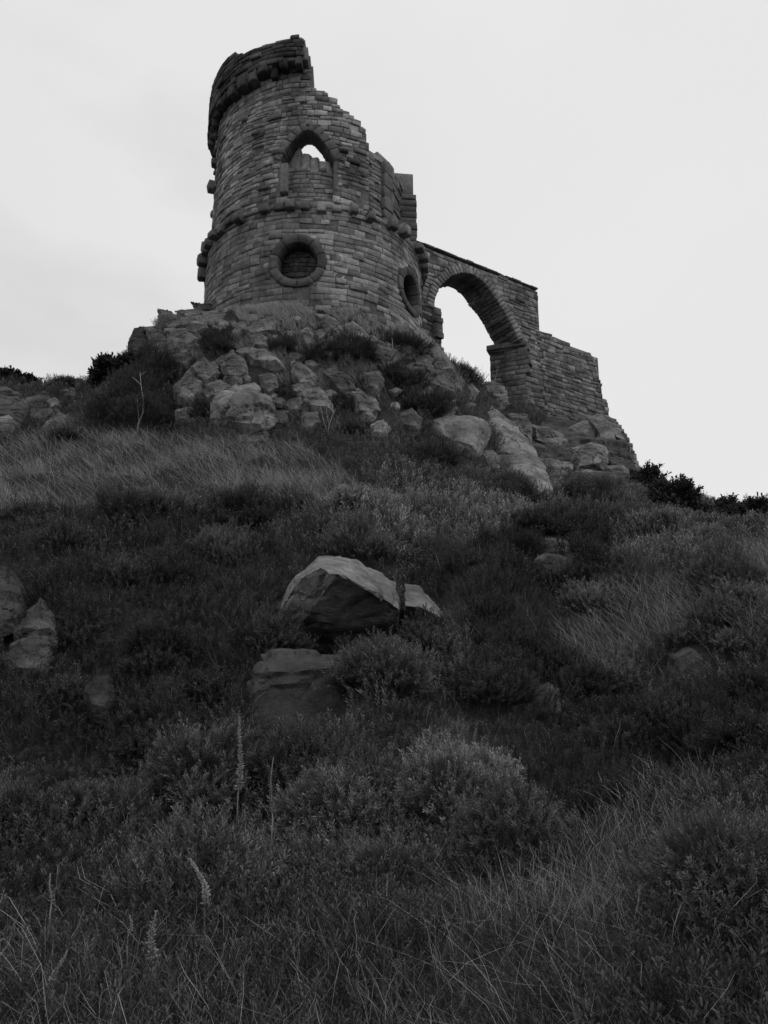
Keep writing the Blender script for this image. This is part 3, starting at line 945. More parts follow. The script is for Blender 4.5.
# the knoll under the tower, left to right
KN = [
 ('dark square block at the left end of the ledge below the tower', [(158, 309), (171, 311), (188, 325), (176, 330), (160, 326)], dict(tone=.75, soft=1)),
 ('broad pale slab directly under the left side of the tower', [(206, 311), (238, 310), (243, 325), (220, 329), (207, 322)], dict(tone=1.0, soft=1)),
 ('long pale slab between the dark square block and the broad slab', [(176, 311), (200, 308), (212, 316), (208, 327), (186, 325)], dict(tone=.95, soft=1)),
 ('thin dark flagstone on top of the ledge against the tower foot', [(191, 301), (204, 304), (236, 306), (238, 311), (198, 310)], dict(tone=.5, soft=1, depth=1.5)),
 ('dark upright block jutting into the sky at the left shoulder', [(129, 338), (134, 329), (144, 327), (150, 345), (142, 354), (128, 353)], dict(tone=.35)),
 ('grey block leaning beside the dark upright block on the shoulder', [(145, 327), (156, 326), (168, 334), (172, 348), (152, 350)], dict(tone=.8, soft=1)),
 ('wide tilted slab below the ledge on the left shoulder', [(165, 329), (190, 328), (202, 338), (184, 352), (170, 351)], dict(tone=.9, soft=1)),
 ('low grey step under the wide tilted slab', [(172, 344), (190, 340), (196, 350), (180, 356)], dict(tone=.75)),
 ('flat overhanging slab casting a dark gap above the wide cracked face', [(238, 352), (251, 345), (264, 347), (275, 356), (283, 362), (270, 364), (251, 361)], dict(tone=1.05, soft=1, bulge=.5, tilt=.8)),
 ('small pale rock perched on the overhanging slab', [(251, 336), (260, 331), (268, 338), (268, 347), (253, 346)], dict(tone=.95)),
 ('knobbly rock left of the overhanging slab', [(221, 365), (232, 350), (244, 360), (248, 373), (240, 384), (227, 381)], dict(tone=.95)),
 ('small wedge stone between the stepped pillar and the knobbly rock', [(204, 366), (214, 361), (219, 368), (211, 377), (203, 375)], dict(tone=.85)),
 ('stepped pillar rock at the left of the wide cracked face', [(174, 387), (188, 385), (187, 374), (190, 369), (197, 375), (205, 381), (201, 395), (190, 403), (176, 403)], dict(tone=1.0, soft=1)),
 ('squat block under the stepped pillar rock', [(175, 410), (190, 407), (200, 415), (196, 422), (176, 420)], dict(tone=.85)),
 ('wide cracked rock face, largest on the knoll, facing down the slope', [(214, 404), (222, 394), (236, 387), (254, 383), (264, 393), (274, 407), (278, 421), (268, 432), (240, 430), (215, 426)], dict(tone=1.05, soft=1, tilt=.35, strata=1.0, blocky=.8, ridge=[(236, 400, .1), (258, 400, .15)])),
 ('grey boulder between knobbly rock and wide cracked face', [(206, 384), (220, 380), (232, 386), (222, 396), (208, 398)], dict(tone=.9)),
 ('thin ledge in the grass below the wide cracked face', [(228, 436), (262, 434), (270, 440), (240, 445)], dict(tone=.7)),
 ('pointed boulder with a steep pale side at the middle of the knoll', [(291, 362), (293, 359), (309, 368), (317, 377), (314, 385), (300, 387), (292, 376)], dict(tone=1.1, soft=1, ridge=[(296, 372, .2)])),
 ('block slanting right under the pointed boulder', [(297, 389), (303, 386), (318, 386), (328, 397), (335, 411), (322, 410), (301, 407)], dict(tone=1.05, soft=1)),
 ('dim boulder in the dark hollow left of the pointed boulder', [(259, 375), (268, 372), (277, 375), (278, 384), (262, 387)], dict(tone=.7)),
 ('diamond shaped leaning rock right of the pointed boulder', [(352, 392), (359, 389), (376, 400), (380, 411), (370, 420), (358, 414)], dict(tone=1.15, soft=1)),
 ('thin upright sliver of rock above the diamond shaped rock', [(338, 376), (345, 375), (352, 388), (346, 392), (339, 386)], dict(tone=.95)),
 ('small bright rock below the diamond shaped rock', [(370, 425), (383, 419), (391, 428), (385, 435), (372, 433)], dict(tone=1.3, rough=1.5)),
 ('pale shard pointing down below the tower front', [(301, 331), (308, 327), (314, 334), (312, 346), (307, 347), (301, 339)], dict(tone=1.05, soft=1)),
 ('small flat stone right of the pale shard', [(313, 332), (326, 327), (328, 334), (319, 341)], dict(tone=.95)),
 ('long smooth slab on the turf under the tower', [(312, 313), (326, 313), (340, 321), (345, 330), (338, 333), (324, 327)], dict(tone=1.0, soft=3)),
 ('rounded pale boulder right of the long smooth slab', [(344, 325), (352, 320), (362, 326), (368, 337), (356, 340), (346, 337)], dict(tone=1.15)),
 ('low flat stone trailing right of the rounded pale boulder', [(362, 333), (374, 335), (381, 343), (366, 343)], dict(tone=.95)),
 ('mossy flat stone on the slope below the right oculus', [(405, 346), (419, 343), (428, 351), (412, 354)], dict(tone=.75, soft=3)),
 ('flat grey stone near the skyline under the arch', [(435, 362), (446, 360), (453, 369), (440, 372)], dict(tone=.8)),
 ('square pale block in heather left of the big rounded boulder', [(408, 392), (421, 379), (430, 381), (434, 393), (428, 398), (412, 398)], dict(tone=1.05, soft=1)),
 ('big rounded boulder with an undercut side below the arch', [(428, 419), (447, 416), (470, 415), (487, 421), (491, 431), (483, 440), (477, 452), (464, 447), (448, 443), (434, 436)], dict(tone=1.1, soft=2, blocky=.25, push=-.3, ridge=[(470, 430, .3)])),
 ('grey block tucked under the big rounded boulder', [(480, 452), (492, 450), (502, 460), (504, 471), (488, 472)], dict(tone=.85)),
 ('long whaleback slab running down from the arch', [(482, 399), (497, 410), (514, 424), (529, 442), (541, 462), (551, 487), (534, 488), (515, 478), (500, 462), (489, 443)], dict(tone=1.05, soft=3, lay=.92, grow=1.06, bulge=.4, blocky=.12, strata=.15, push=-.3)),
 ('cluster stone beside the arch pier foot, uppermost', [(480, 383), (494, 381), (504, 387), (508, 397), (497, 400), (488, 395)], dict(tone=1.0, rough=1.6)),
 ('cluster stone beside the arch pier foot, lower one', [(489, 398), (503, 397), (510, 403), (498, 410), (490, 406)], dict(tone=.8)),
 ('small grey stone left of the cluster by the arch pier', [(462, 387), (472, 383), (479, 392), (471, 399), (462, 395)], dict(tone=1.0)),
 ('tiny pale stone in the heather under the arch', [(452, 384), (459, 382), (462, 389), (454, 391)], dict(tone=1.0)),
 ('block under the left corner of the arch pier', [(508, 414), (528, 415), (532, 428), (530, 440), (516, 434)], dict(tone=.95, push=-.8, tilt=.9)),
 ('dark edged slab overhanging a black hollow under the pier', [(529, 424), (545, 426), (560, 433), (571, 442), (563, 453), (544, 443), (531, 441)], dict(tone=.95, soft=1, bulge=.7, push=-.8, tilt=.9)),
 ('low ledge stone under the black hollow', [(536, 459), (552, 459), (573, 462), (571, 469), (550, 468), (537, 467)], dict(tone=1.0, push=-.8)),
 ('pale rock with a mouth like crack under the ruined wall', [(574, 449), (590, 443), (606, 447), (608, 462), (603, 466), (575, 470), (572, 460)], dict(tone=1.1, soft=1, push=-.9, tilt=.7, bulge=.5, grow=1.1)),
 ('pale lower lip stone below the mouth like crack', [(571, 471), (586, 470), (600, 472), (598, 477), (585, 479), (572, 474)], dict(tone=1.1, soft=1, push=-1.1, tilt=.7, bulge=.6, grow=1.1)),
 ('big smooth boulder propped against the foot of the ruined wall', [(588, 419), (602, 417), (620, 432), (627, 447), (619, 457), (608, 458), (602, 440)], dict(tone=.95, soft=3, Y=24.4, tilt=.9, depth=3.0, bulge=.4, blocky=.2, grow=1.12)),
 ('brown grey boulder between pier slab and ruined wall', [(570, 428), (588, 419), (600, 432), (598, 444), (576, 448)], dict(tone=.75, soft=3, Y=24.8, tilt=.9, depth=3.0, blocky=.3, grow=1.12)),
 ('squared stone at the bottom right corner of the crag', [(606, 466), (624, 464), (632, 480), (612, 486)], dict(tone=.9, push=-.8, tilt=.6)),
 ('grey shelf of rock at the left edge under the skyline', [(-12, 388), (6, 388), (22, 394), (28, 410), (20, 424), (-12, 432)], dict(tone=.5, soft=1)),
 ('pale foot of rock at the left edge above the grass', [(-12, 420), (8, 416), (16, 422), (6, 440), (-12, 444)], dict(tone=.9)),
 ('rounded grey rock above the windblown grass at left', [(42, 427), (50, 418), (60, 413), (69, 416), (71, 428), (56, 433)], dict(tone=.85, soft=3)),
 ('small pale lump on the left hand skyline bank', [(47, 401), (54, 397), (60, 402), (57, 408), (48, 408)], dict(tone=.9)),
 ('two toned flat stone under the grass cap at left', [(62, 390), (72, 388), (80, 391), (76, 397), (64, 397)], dict(tone=.8)),
]
KN += [
 ('broad jointed outcrop behind the stepped pillar and cracked face', [(184, 366), (206, 356), (236, 346), (262, 364), (284, 376), (290, 410), (282, 428), (232, 432), (186, 422), (176, 396)], dict(tone=.7, lay=.95, push=.5, bulge=.02, strata=1.0, grow=.97, blocky=1.1)),
 ('long outcrop of bedrock carrying the ruined wall', [(500, 412), (532, 414), (570, 424), (602, 420), (622, 434), (634, 462), (640, 486), (600, 490), (552, 486), (516, 456)], dict(tone=.38, lay=.95, push=.9, bulge=.0, depth=2.5, strata=.6, grow=1.0, blocky=.8)),  # toned dark to stand in for the shaded gaps between the boulders
 ('outcrop of layered rock under the left ledge of the tower', [(150, 330), (190, 326), (236, 322), (240, 338), (214, 350), (176, 358), (146, 354)], dict(tone=.6, lay=.95, push=.5, bulge=.02, strata=1.5, grow=1.0, blocky=1.0)),
 ('sloping rock rib right of the slanting block', [(322, 372), (336, 366), (352, 378), (366, 398), (352, 404), (336, 392)], dict(tone=.6, lay=.9)),
 ('half buried rock rib running up to the right oculus', [(384, 372), (398, 358), (424, 360), (444, 372), (456, 392), (430, 384), (404, 384)], dict(tone=.62, lay=.95, bulge=.2)),
 ('low mossy outcrop under the rounded pale boulder', [(352, 344), (374, 340), (396, 350), (384, 362), (360, 358)], dict(tone=.62, lay=.9)),
 ('broken rock shelf at the left below the skyline', [(22, 400), (44, 392), (62, 402), (58, 416), (38, 424), (22, 420)], dict(tone=.5, lay=.8)),
]
for lab, ol, kw in KN:
    rock(lab, ol, **kw)
# blocks packed into the crag between the ones that can be told apart
r = random.Random(91)
KNOLL = [(150, 325), (205, 318), (300, 322), (385, 338), (440, 360), (480, 392), (500, 440), (470, 450), (420, 440), (340, 428), (280, 432), (180, 424), (196, 372), (150, 356)]
placed = []
tries = 0
while len(placed) < 26 and tries < 6000:
    tries += 1
    x, y = r.uniform(140, 510), r.uniform(316, 450)
    w = r.choice([7.5, 9, 11, 13, 15]) * r.uniform(.8, 1.1)
    if x > 335 and r.random() < .8: continue
    pt = np.array([[x, y]])
    if not in_poly(pt, KNOLL)[0] or any(in_poly(pt, ol)[0] for ol, _Y in ROCK_POLY if np.ptp([q[0] for q in ol]) < 90) or any(math.hypot(x - a, y - b) < .8 * (w + c) for a, b, c in placed):
        continue
    placed.append((x, y, w))
    hgt, sk = w * r.uniform(.5, .95), r.uniform(-.3, .3)
    n = r.choice([4, 5, 5, 6])
    ol = []
    for i in range(n):
        t = i * 2 * math.pi / n + r.uniform(-.3, .3)
        q = r.uniform(.8, 1.15)
        ol.append((x + w * math.cos(t) * q + sk * hgt * math.sin(t), y + hgt * math.sin(t) * q))
    rock('angular grey block wedged among others in the crag under the tower', ol, group='blocks wedged into the crag', tone=r.uniform(.45, 1.0), soft=1, name='rock', push=-.1, lay=.6)
# small broken stones lying about the knoll
r = random.Random(90)
for k, (x, y) in enumerate([(196, 352), (212, 346), (224, 338), (236, 332), (243, 325), (282, 345), (276, 338), (289, 333), (330, 352), (284, 392), (247, 378), (200, 398), (232, 381), (270, 395), (365, 352), (385, 360), (398, 368), (440, 382), (395, 405), (420, 408), (340, 402), (296, 318), (270, 322), (254, 318), (386, 345), (470, 405), (545, 476), (560, 474), (514, 445)]):
    w = r.uniform(5, 9)
    hgt = w * r.uniform(.5, .9)
    n = 6
    ol = [(x + w * math.cos(t) * r.uniform(.7, 1.1), y + hgt * math.sin(t) * r.uniform(.7, 1.1)) for t in [i * 2 * math.pi / n + r.uniform(-.3, .3) for i in range(n)]]
    rock('small broken grey stone among heather on the crag below the castle', ol, group='small stones scattered on the crag', tone=r.uniform(.7, 1.1), name='stone', cat='stone', soft=1)

# ------------------------------------------------------------------ plants
def frame(N, spin):
    """Rows t, b, n of an orthonormal frame around the axes N."""
    N = N / np.linalg.norm(N, axis=1)[:, None]
    ref = np.where(np.abs(N[:, 2:3]) < .9, np.array([[0, 0, 1.0]]), np.array([[1.0, 0, 0]]))
    T = np.cross(ref, N)
    T /= np.linalg.norm(T, axis=1)[:, None]
    B = np.cross(N, T)
    c, s = np.cos(spin)[:, None], np.sin(spin)[:, None]
    return T * c + B * s, B * c - T * s, N

def sprig_proto(n_leaf, seed, spread=.12, llen=.2, lwid=.07, tip=True):
    """One heathery shoot of unit height: leaf quads up a bent stem. Returns verts, quads, tone."""
    r = np.random.default_rng(seed)
    V, F, T = [], [], []
    bend = r.uniform(-.25, .25, 2)
    pos = lambda t: np.array([bend[0] * t * t, bend[1] * t * t, t])
    for t0, t1, w in ((0, .5, .012), (.5, 1.0, .008)):
        a, b = pos(t0), pos(t1)
        k = len(V)
        V += [a + [-w, 0, 0], a + [w, 0, 0], b + [w * .6, 0, 0], b + [-w * .6, 0, 0]]
        T += [.7] * 4
        F.append((k, k + 1, k + 2, k + 3))
    for i in range(n_leaf):
        t = .22 + .78 * (i + r.uniform(0, .8)) / n_leaf
        p = pos(t)
        ang = i * 2.4 + r.uniform(-.4, .4)
        el = r.uniform(.5, 1.15)
        d = np.array([math.cos(ang) * math.cos(el), math.sin(ang) * math.cos(el), math.sin(el)])
        s = np.array([-math.sin(ang), math.cos(ang), 0])
        L, Wd = llen * r.uniform(.7, 1.3), lwid * r.uniform(.7, 1.3)
        p = p + d * spread * r.uniform(0, .6)
        k = len(V)
        V += [p - s * Wd * .35, p + s * Wd * .35, p + d * L + s * Wd * .5, p + d * L - s * Wd * .5]
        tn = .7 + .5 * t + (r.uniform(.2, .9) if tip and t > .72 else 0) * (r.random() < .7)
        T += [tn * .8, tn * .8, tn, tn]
        F.append((k, k + 1, k + 2, k + 3))
    return np.array(V), np.array(F), np.array(T)

def scatter(protos, P, N, S, tone, r):
    """Copies of the protos at P, pointing along N, scaled by S; one vertex and face table."""
    Vs, Fs, Ts, n = [], [], [], 0
    pick = r.integers(0, len(protos), len(P))
    for k, (v, f, t) in enumerate(protos):
        m = pick == k
        if not m.any(): continue
        A, B, C = frame(N[m], r.uniform(0, 2 * math.pi, m.sum()))
        s = S[m][:, None, None]
        W_ = (A[:, None, :] * v[None, :, 0:1] + B[:, None, :] * v[None, :, 1:2] + C[:, None, :] * v[None, :, 2:3]) * s + P[m][:, None, :]
        c = m.sum()
        Vs.append(W_.reshape(-1, 3))
        Fs.append((f[None] + (np.arange(c) * len(v))[:, None, None] + n).reshape(-1, f.shape[1]))
        Ts.append((t[None, :] * tone[m][:, None]).ravel())
        n += c * len(v)
    return np.vstack(Vs), np.vstack(Fs), np.concatenate(Ts)

GRASS_POLYS = [
    ([(-200, 455), (0, 447), (110, 433), (240, 442), (300, 446), (345, 470), (372, 492), (340, 512), (250, 500), (190, 492), (130, 506), (60, 513), (-200, 520)], 1.0),
    ([(560, 652), (598, 602), (650, 588), (700, 578), (760, 548), (1000, 520), (1000, 650), (760, 640), (690, 640), (640, 668), (590, 700)], .55),
    ([(-100, 1200), (-100, 945), (120, 960), (260, 925), (420, 965), (430, 1200)], .36),
    ([(415, 1200), (420, 965), (470, 925), (540, 872), (600, 822), (660, 790), (720, 782), (700, 850), (655, 900), (640, 960), (600, 1030), (600, 1200)], .7),
    ([(225, 296), (300, 300), (360, 312), (425, 330), (420, 342), (370, 332), (300, 314), (228, 310)], 1.0),
    ([(280, 440), (300, 470), (340, 500), (330, 530), (290, 500)], .7),
]
def grass_amount(pix):
    g_ = np.zeros(len(pix))
    for poly, a in GRASS_POLYS:
        g_[in_poly(pix, poly)] = a
    return g_

def slope_normals(x, y, e=.15):
    hx = (ground(x + e, y) - ground(x - e, y)) / (2 * e)
    hy = (ground(x, y + e) - ground(x, y - e)) / (2 * e)
    N = np.stack([-hx, -hy, np.ones_like(hx)], -1)
    return N / np.linalg.norm(N, axis=1)[:, None]

def sample_ground(n, power, ymax, ymin=2.4, half=.8, seed=1):
    """n points on the hill, denser near the path where the camera stands, with their slope normals."""
    r = np.random.default_rng(seed)
    X, Y = [], []
    got = 0
    while got < n:
        y = r.uniform(ymin, ymax, n)
        x = r.uniform(-1, 1, n) * (ymax * half)
        k = (np.abs(x) < half * y + 1.0)
        x, y = x[k], y[k]
        N = slope_normals(x, y)
        w = np.minimum(1, (6.0 / y) ** power) * np.minimum(2.2, 1 / N[:, 2]) / 2.2
        k = r.uniform(0, 1, len(x)) < w
        X.append(x[k]); Y.append(y[k])
        got += k.sum()
    x, y = np.concatenate(X)[:n], np.concatenate(Y)[:n]
    return np.stack([x, y, ground(x, y)], -1), slope_normals(x, y), r

def off_rocks(P, pix, pad=.0):
    keep = np.ones(len(P), bool)
    for ol, Y in ROCK_POLY:
        o_ = np.array(ol, float)
        c = o_.mean(0)
        m = in_poly(pix, [tuple(c + (q - c) * .92) for q in o_]) & (pix[:, 1] < o_[:, 1].max() - .27 * np.ptp(o_[:, 1])) & (np.abs(P[:, 1] - Y) < 2.2)
        keep &= ~m
    # nothing grows inside the tower or the walls
    keep &= np.hypot(P[:, 0] - TC[0], P[:, 1] - TC[1]) > 3.75
    q = P[:, :2] - WA
    a, d = q @ WU, q @ WN
    keep &= ~((a > 4.0) & (a < 11.3) & (d > -.1) & (d < 1.3))
    return keep

UP = np.array([0, 0, 1.0])
heath = [sprig_proto(13, 100 + k, llen=.17, lwid=.05) for k in range(6)]
fine = [sprig_proto(30, 150 + k, spread=.1, llen=.1, lwid=.028) for k in range(6)]
ZONES = [  # darker bilberry and bracken, paler heather; the hollow's shade also painted into these tones
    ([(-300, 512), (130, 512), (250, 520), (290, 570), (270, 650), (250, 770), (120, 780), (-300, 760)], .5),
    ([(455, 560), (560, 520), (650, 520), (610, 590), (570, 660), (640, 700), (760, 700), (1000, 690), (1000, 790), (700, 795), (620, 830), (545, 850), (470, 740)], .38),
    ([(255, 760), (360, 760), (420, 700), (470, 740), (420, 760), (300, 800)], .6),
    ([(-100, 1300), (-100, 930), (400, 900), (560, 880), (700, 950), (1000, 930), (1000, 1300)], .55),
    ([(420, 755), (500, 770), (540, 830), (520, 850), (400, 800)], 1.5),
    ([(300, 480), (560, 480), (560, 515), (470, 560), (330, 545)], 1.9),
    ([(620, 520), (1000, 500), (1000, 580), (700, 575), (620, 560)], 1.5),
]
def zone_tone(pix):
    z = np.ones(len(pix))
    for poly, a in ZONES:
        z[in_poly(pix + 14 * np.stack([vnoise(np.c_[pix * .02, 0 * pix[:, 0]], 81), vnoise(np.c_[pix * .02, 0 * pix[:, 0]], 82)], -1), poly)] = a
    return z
P, N, rr = sample_ground(128000, 1.2, 31, seed=11)
pix = proj(P)
ga = grass_amount(pix)
patch = vnoise(P * np.array([.9, .9, 0]) + 3, 31) + .5 * vnoise(P * np.array([2.3, 2.3, 0]), 32)
turf = (np.hypot(P[:, 0] - TC[0], P[:, 1] - TC[1]) < 4.9) & (P[:, 1] < TC[1] + 1)
keep = off_rocks(P, pix) & (rr.uniform(0, 1, len(P)) > ga * .92) & (patch > -1.05) & ~turf
P, N, patch = P[keep], N[keep], patch[keep]
D = P[:, 1]
S = rr.uniform(.14, .27, len(P)) * (1 + .25 * patch) * (1 + .012 * D)
A = N * .45 + UP * .75 + rr.normal(0, .28, (len(P), 3))
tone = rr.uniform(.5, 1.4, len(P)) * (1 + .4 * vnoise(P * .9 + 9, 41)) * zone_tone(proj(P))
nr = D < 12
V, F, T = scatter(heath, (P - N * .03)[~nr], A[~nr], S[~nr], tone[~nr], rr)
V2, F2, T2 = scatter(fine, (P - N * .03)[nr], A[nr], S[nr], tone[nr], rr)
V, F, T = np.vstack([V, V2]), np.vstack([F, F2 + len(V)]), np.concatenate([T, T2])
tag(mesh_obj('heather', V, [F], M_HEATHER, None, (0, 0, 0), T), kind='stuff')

def blades(P, lean, L, Wd, tone, r, curl=.35):
    """Grass: bent tapering strips of three quads."""
    n = len(P)
    side = np.stack([np.cos(r.uniform(0, 2 * math.pi, n)), np.sin(r.uniform(0, 2 * math.pi, n)), np.zeros(n)], -1)
    side /= np.linalg.norm(side, axis=1)[:, None]
    up = UP[None] + lean
    up /= np.linalg.norm(up, axis=1)[:, None]
    droop = np.stack([lean[:, 0], lean[:, 1], -np.abs(r.normal(.25, .2, n))], -1) * curl
    kink = r.normal(0, .16, (n, 3)) * np.array([1, 1, .6])
    Vs = []
    for t, w in ((0, 1.0), (.4, .85), (.75, .6), (1.0, .15)):
        c = P + up * (L * t)[:, None] + droop * (L * t * t)[:, None] + kink * (L * max(0, t - .4))[:, None] * np.where(t > .9, -.4, 1)
        Vs.append(c - side * (Wd * w / 2)[:, None])
        Vs.append(c + side * (Wd * w / 2)[:, None])
    V = np.stack(Vs, 1).reshape(-1, 3)
    b = np.arange(n)[:, None] * 8
    F = np.concatenate([b + np.array([[2 * k, 2 * k + 1, 2 * k + 3, 2 * k + 2]]) for k in range(3)])
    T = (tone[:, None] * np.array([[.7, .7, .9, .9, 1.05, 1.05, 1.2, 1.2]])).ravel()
    return V, F, T

P, N, rr = sample_ground(400000, .95, 26, seed=12)
pix = proj(P)
ga = grass_amount(pix)
tuft = vnoise(P * np.array([1.9, 1.9, 0]) + 3, 51) + .6 * vnoise(P * np.array([5, 5, 0]), 52)
near = P[:, 1] < 6.5
p_keep = np.where(ga > 0, ga * np.clip(.55 + .6 * tuft, np.where(near, .22, .05), 1), np.where(near, .10, .05) * (tuft > .2))
keep = off_rocks(P, pix) & (rr.uniform(0, 1, len(P)) < p_keep)
P, N, ga, tuft = P[keep], N[keep], ga[keep], tuft[keep]
D = P[:, 1]
n = len(P)
wind = np.where(D > 9, 1.0, .35)
flop = np.where(rr.uniform(0, 1, n) < .2, 2.6, 1.0)
lean = np.stack([-.65 * wind + rr.normal(0, .38, n) * flop + .3 * tuft, -.1 + rr.normal(0, .38, n), np.zeros(n)], -1)
L = rr.uniform(.2, .5, n) * np.where(D > 9, .95, .72) * np.where(D > 20, .45, 1)
Wd = np.maximum(.0022, .0006 * D)
tone = rr.uniform(.3, 1.4, n) * np.where(ga > 0, 1, .75) * np.where((P[:, 1] < 6.5) & (rr.uniform(0, 1, n) < .25), 1.5, 1)
# short pale turf round the foot of the tower
k = 48000
al_, rd_ = rr.uniform(-1.25, 1.2, k), 3.7 + 1.5 * rr.uniform(0, 1, k) ** 1.4
q_ = TC + rd_[:, None] * (np.cos(al_)[:, None] * fwd + np.sin(al_)[:, None] * rgt)
Pt = np.stack([q_[:, 0], q_[:, 1], ground(q_[:, 0], q_[:, 1])], -1)
kk = off_rocks(Pt, proj(Pt))
Pt = Pt[kk]
k = len(Pt)
P = np.vstack([P, Pt]); n = len(P)
lean = np.vstack([lean, np.stack([-.5 + rr.normal(0, .3, k), -.4 + rr.normal(0, .3, k), np.zeros(k)], -1)])
L = np.r_[L, rr.uniform(.08, .22, k)]; Wd = np.r_[Wd, np.full(k, .013)]; tone = np.r_[tone, rr.uniform(.9, 1.7, k)]
# matted short growth and dead thatch close to the path
k = 26000
yt = 2.6 + 3.6 * rr.uniform(0, 1, k) ** .8
xt = rr.uniform(-.8, .8, k) * yt
Pt = np.stack([xt, yt, ground(xt, yt)], -1)
Pt = Pt[off_rocks(Pt, proj(Pt))]
k = len(Pt)
P = np.vstack([P, Pt]); n = len(P)
lean = np.vstack([lean, np.stack([rr.normal(0, .9, k), rr.normal(0, .9, k), np.zeros(k)], -1)])
L = np.r_[L, rr.uniform(.06, .2, k)]; Wd = np.r_[Wd, rr.uniform(.0022, .005, k)]; tone = np.r_[tone, rr.uniform(.08, .5, k)]
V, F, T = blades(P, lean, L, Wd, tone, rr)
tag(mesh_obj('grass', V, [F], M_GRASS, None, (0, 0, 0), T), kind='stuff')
print('grass blades', n)
# long dry stalks standing out of the sward

# bracken at the foot of the slope
def frond(r):
    V, F, T = [], [], []
    n = 13
    for i in range(n):
        t = .12 + .88 * i / (n - 1)
        x, z = t * .75, t - .45 * t * t
        Lp = .34 * math.sin(math.pi * min(1, (1.12 - t))) * (1 - .3 * t) + .02
        for sgn in (-1, 1):
            for k in range(4):
                a = Lp * (k + .3) / 4
                w = .02 * (1 - .15 * k)
                y0, y1 = sgn * a, sgn * (a + Lp * .2)
                q = len(V)
                dz = -.25 * a
                V += [(x - w + a * .25, y0, z + dz), (x + w + a * .25, y0, z + dz), (x + w * .7 + a * .3, y1, z + dz - .02), (x - w * .7 + a * .3, y1, z + dz - .02)]
                F.append((q, q + 1, q + 2, q + 3))
                T += [r.uniform(.6, 1.3)] * 4
    return np.array(V), np.array(F), np.array(T)
fr_r = random.Random(5)
P, N, rr = sample_ground(8000, .6, 12.5, ymin=4.5, seed=13)
pix = proj(P)
bz = vnoise(P * np.array([.7, .7, 0]) + 11, 61)
BR = in_poly(pix, [(-200, 600), (260, 600), (250, 760), (230, 930), (60, 950), (-200, 950)]) | in_poly(pix, [(470, 520), (640, 500), (640, 590), (560, 640), (450, 620)])
keep = off_rocks(P, pix) & BR & (bz > -.35)
P, N = P[keep], N[keep]
V, F, T = scatter([frond(fr_r) for _ in range(4)], P, N * .5 + UP * .6 + rr.normal(0, .25, P.shape), rr.uniform(.12, .26, len(P)), rr.uniform(.45, 1.0, len(P)), rr)
tag(mesh_obj('bracken', V, [F], M_BRACKEN, None, (0, 0, 0), T), kind='stuff')

# separate heather and bilberry bushes
def bush(label, px, py, w_px, h_px, tone=1.0, dens=1.0, Y=None, name='heather_bush', cat='bush', group=None, protos=heath, mat=M_HEATHER, sz=.2, lump=.6, seed=None, stems=False):
    seed = seed or int(px * 31 + py * 7)
    r = np.random.default_rng(seed)
    b = ground_at(px, py) if Y is None else at(px, py, Y)
    m = b[1] / FPX * 1.02
    a, h = w_px * m / 2, h_px * m
    n = int(np.clip(dens * 1500 * (a * a + a * h) / (.25 + .02 * b[1]) * .8, 200, 6500))
    d = r.normal(0, 1, (n, 3))
    d[:, 2] = np.abs(d[:, 2]) - .15
    d /= np.linalg.norm(d, axis=1)[:, None]
    rad = r.uniform(.45, 1, n) ** .4 * (1 + lump * vnoise(d * 2.0 + seed, seed) + .35 * lump * vnoise(d * 5 + seed, seed + 1))
    s = r.uniform(.6, 1.3, n) * sz * (1 + .012 * b[1]) * np.clip(b[1] / 6.5, .68, 1)
    core_r = 1 - np.minimum(.5, s.mean() / max(a, h))
    P = d * rad[:, None] * np.array([a, a * .85, h]) * core_r
    P[:, 0] += b[0]
    P[:, 1] += b[1] + a * .25
    P[:, 2] = np.maximum(P[:, 2] + b[2], ground(P[:, 0], P[:, 1]) - .05)
    A = d * .7 + UP * .6 + r.normal(0, .25, (n, 3))
    V, F, T = scatter(fine if protos is heath and b[1] < 13 else protos, P, A, s, tone * r.uniform(.5, 1.5, n), r)
    loc = (float(b[0]), float(b[1] + a * .25), float(b[2]))
    if not stems:
        return tag(mesh_obj(name, V, [F], mat, None, loc, T), label, cat, group)
    t = thing(name, label, cat, loc, group)
    g = Geo()
    rr_ = random.Random(seed)
    for k in range(7):
        e = P[rr_.randrange(n)]
        tube(g, [(loc[0] + rr_.uniform(-.1, .1) * a, loc[1], loc[2] - .1), ((loc[0] + e[0]) / 2, (loc[1] + e[1]) / 2, loc[2] + (e[2] - loc[2]) * .6), tuple(e)], [.03, .02, .008], .35)
    g.obj('stem', M_TWIG, t)
    mesh_obj('foliage', V, [F], mat, t, loc, T)
    return t

def tube(g, pts, rad, tone, n=5):
    pts = [Vector(p) for p in pts]
    V, F = [], []
    for i, p in enumerate(pts):
        t = (pts[min(i + 1, len(pts) - 1)] - pts[max(i - 1, 0)]).normalized()
        u = t.cross(Vector((0.3, 1, 0.1))).normalized()
        w = t.cross(u)
        for k in range(n):
            an = 2 * math.pi * k / n
            V.append(tuple(p + (u * math.cos(an) + w * math.sin(an)) * rad[i]))
    for i in range(len(pts) - 1):
        for k in range(n):
            F.append((i * n + k, i * n + (k + 1) % n, (i + 1) * n + (k + 1) % n, (i + 1) * n + k))
    F.append(tuple(range(n))[::-1])
    F.append(tuple((len(pts) - 1) * n + k for k in range(n)))
    g.add(V, F, tone)

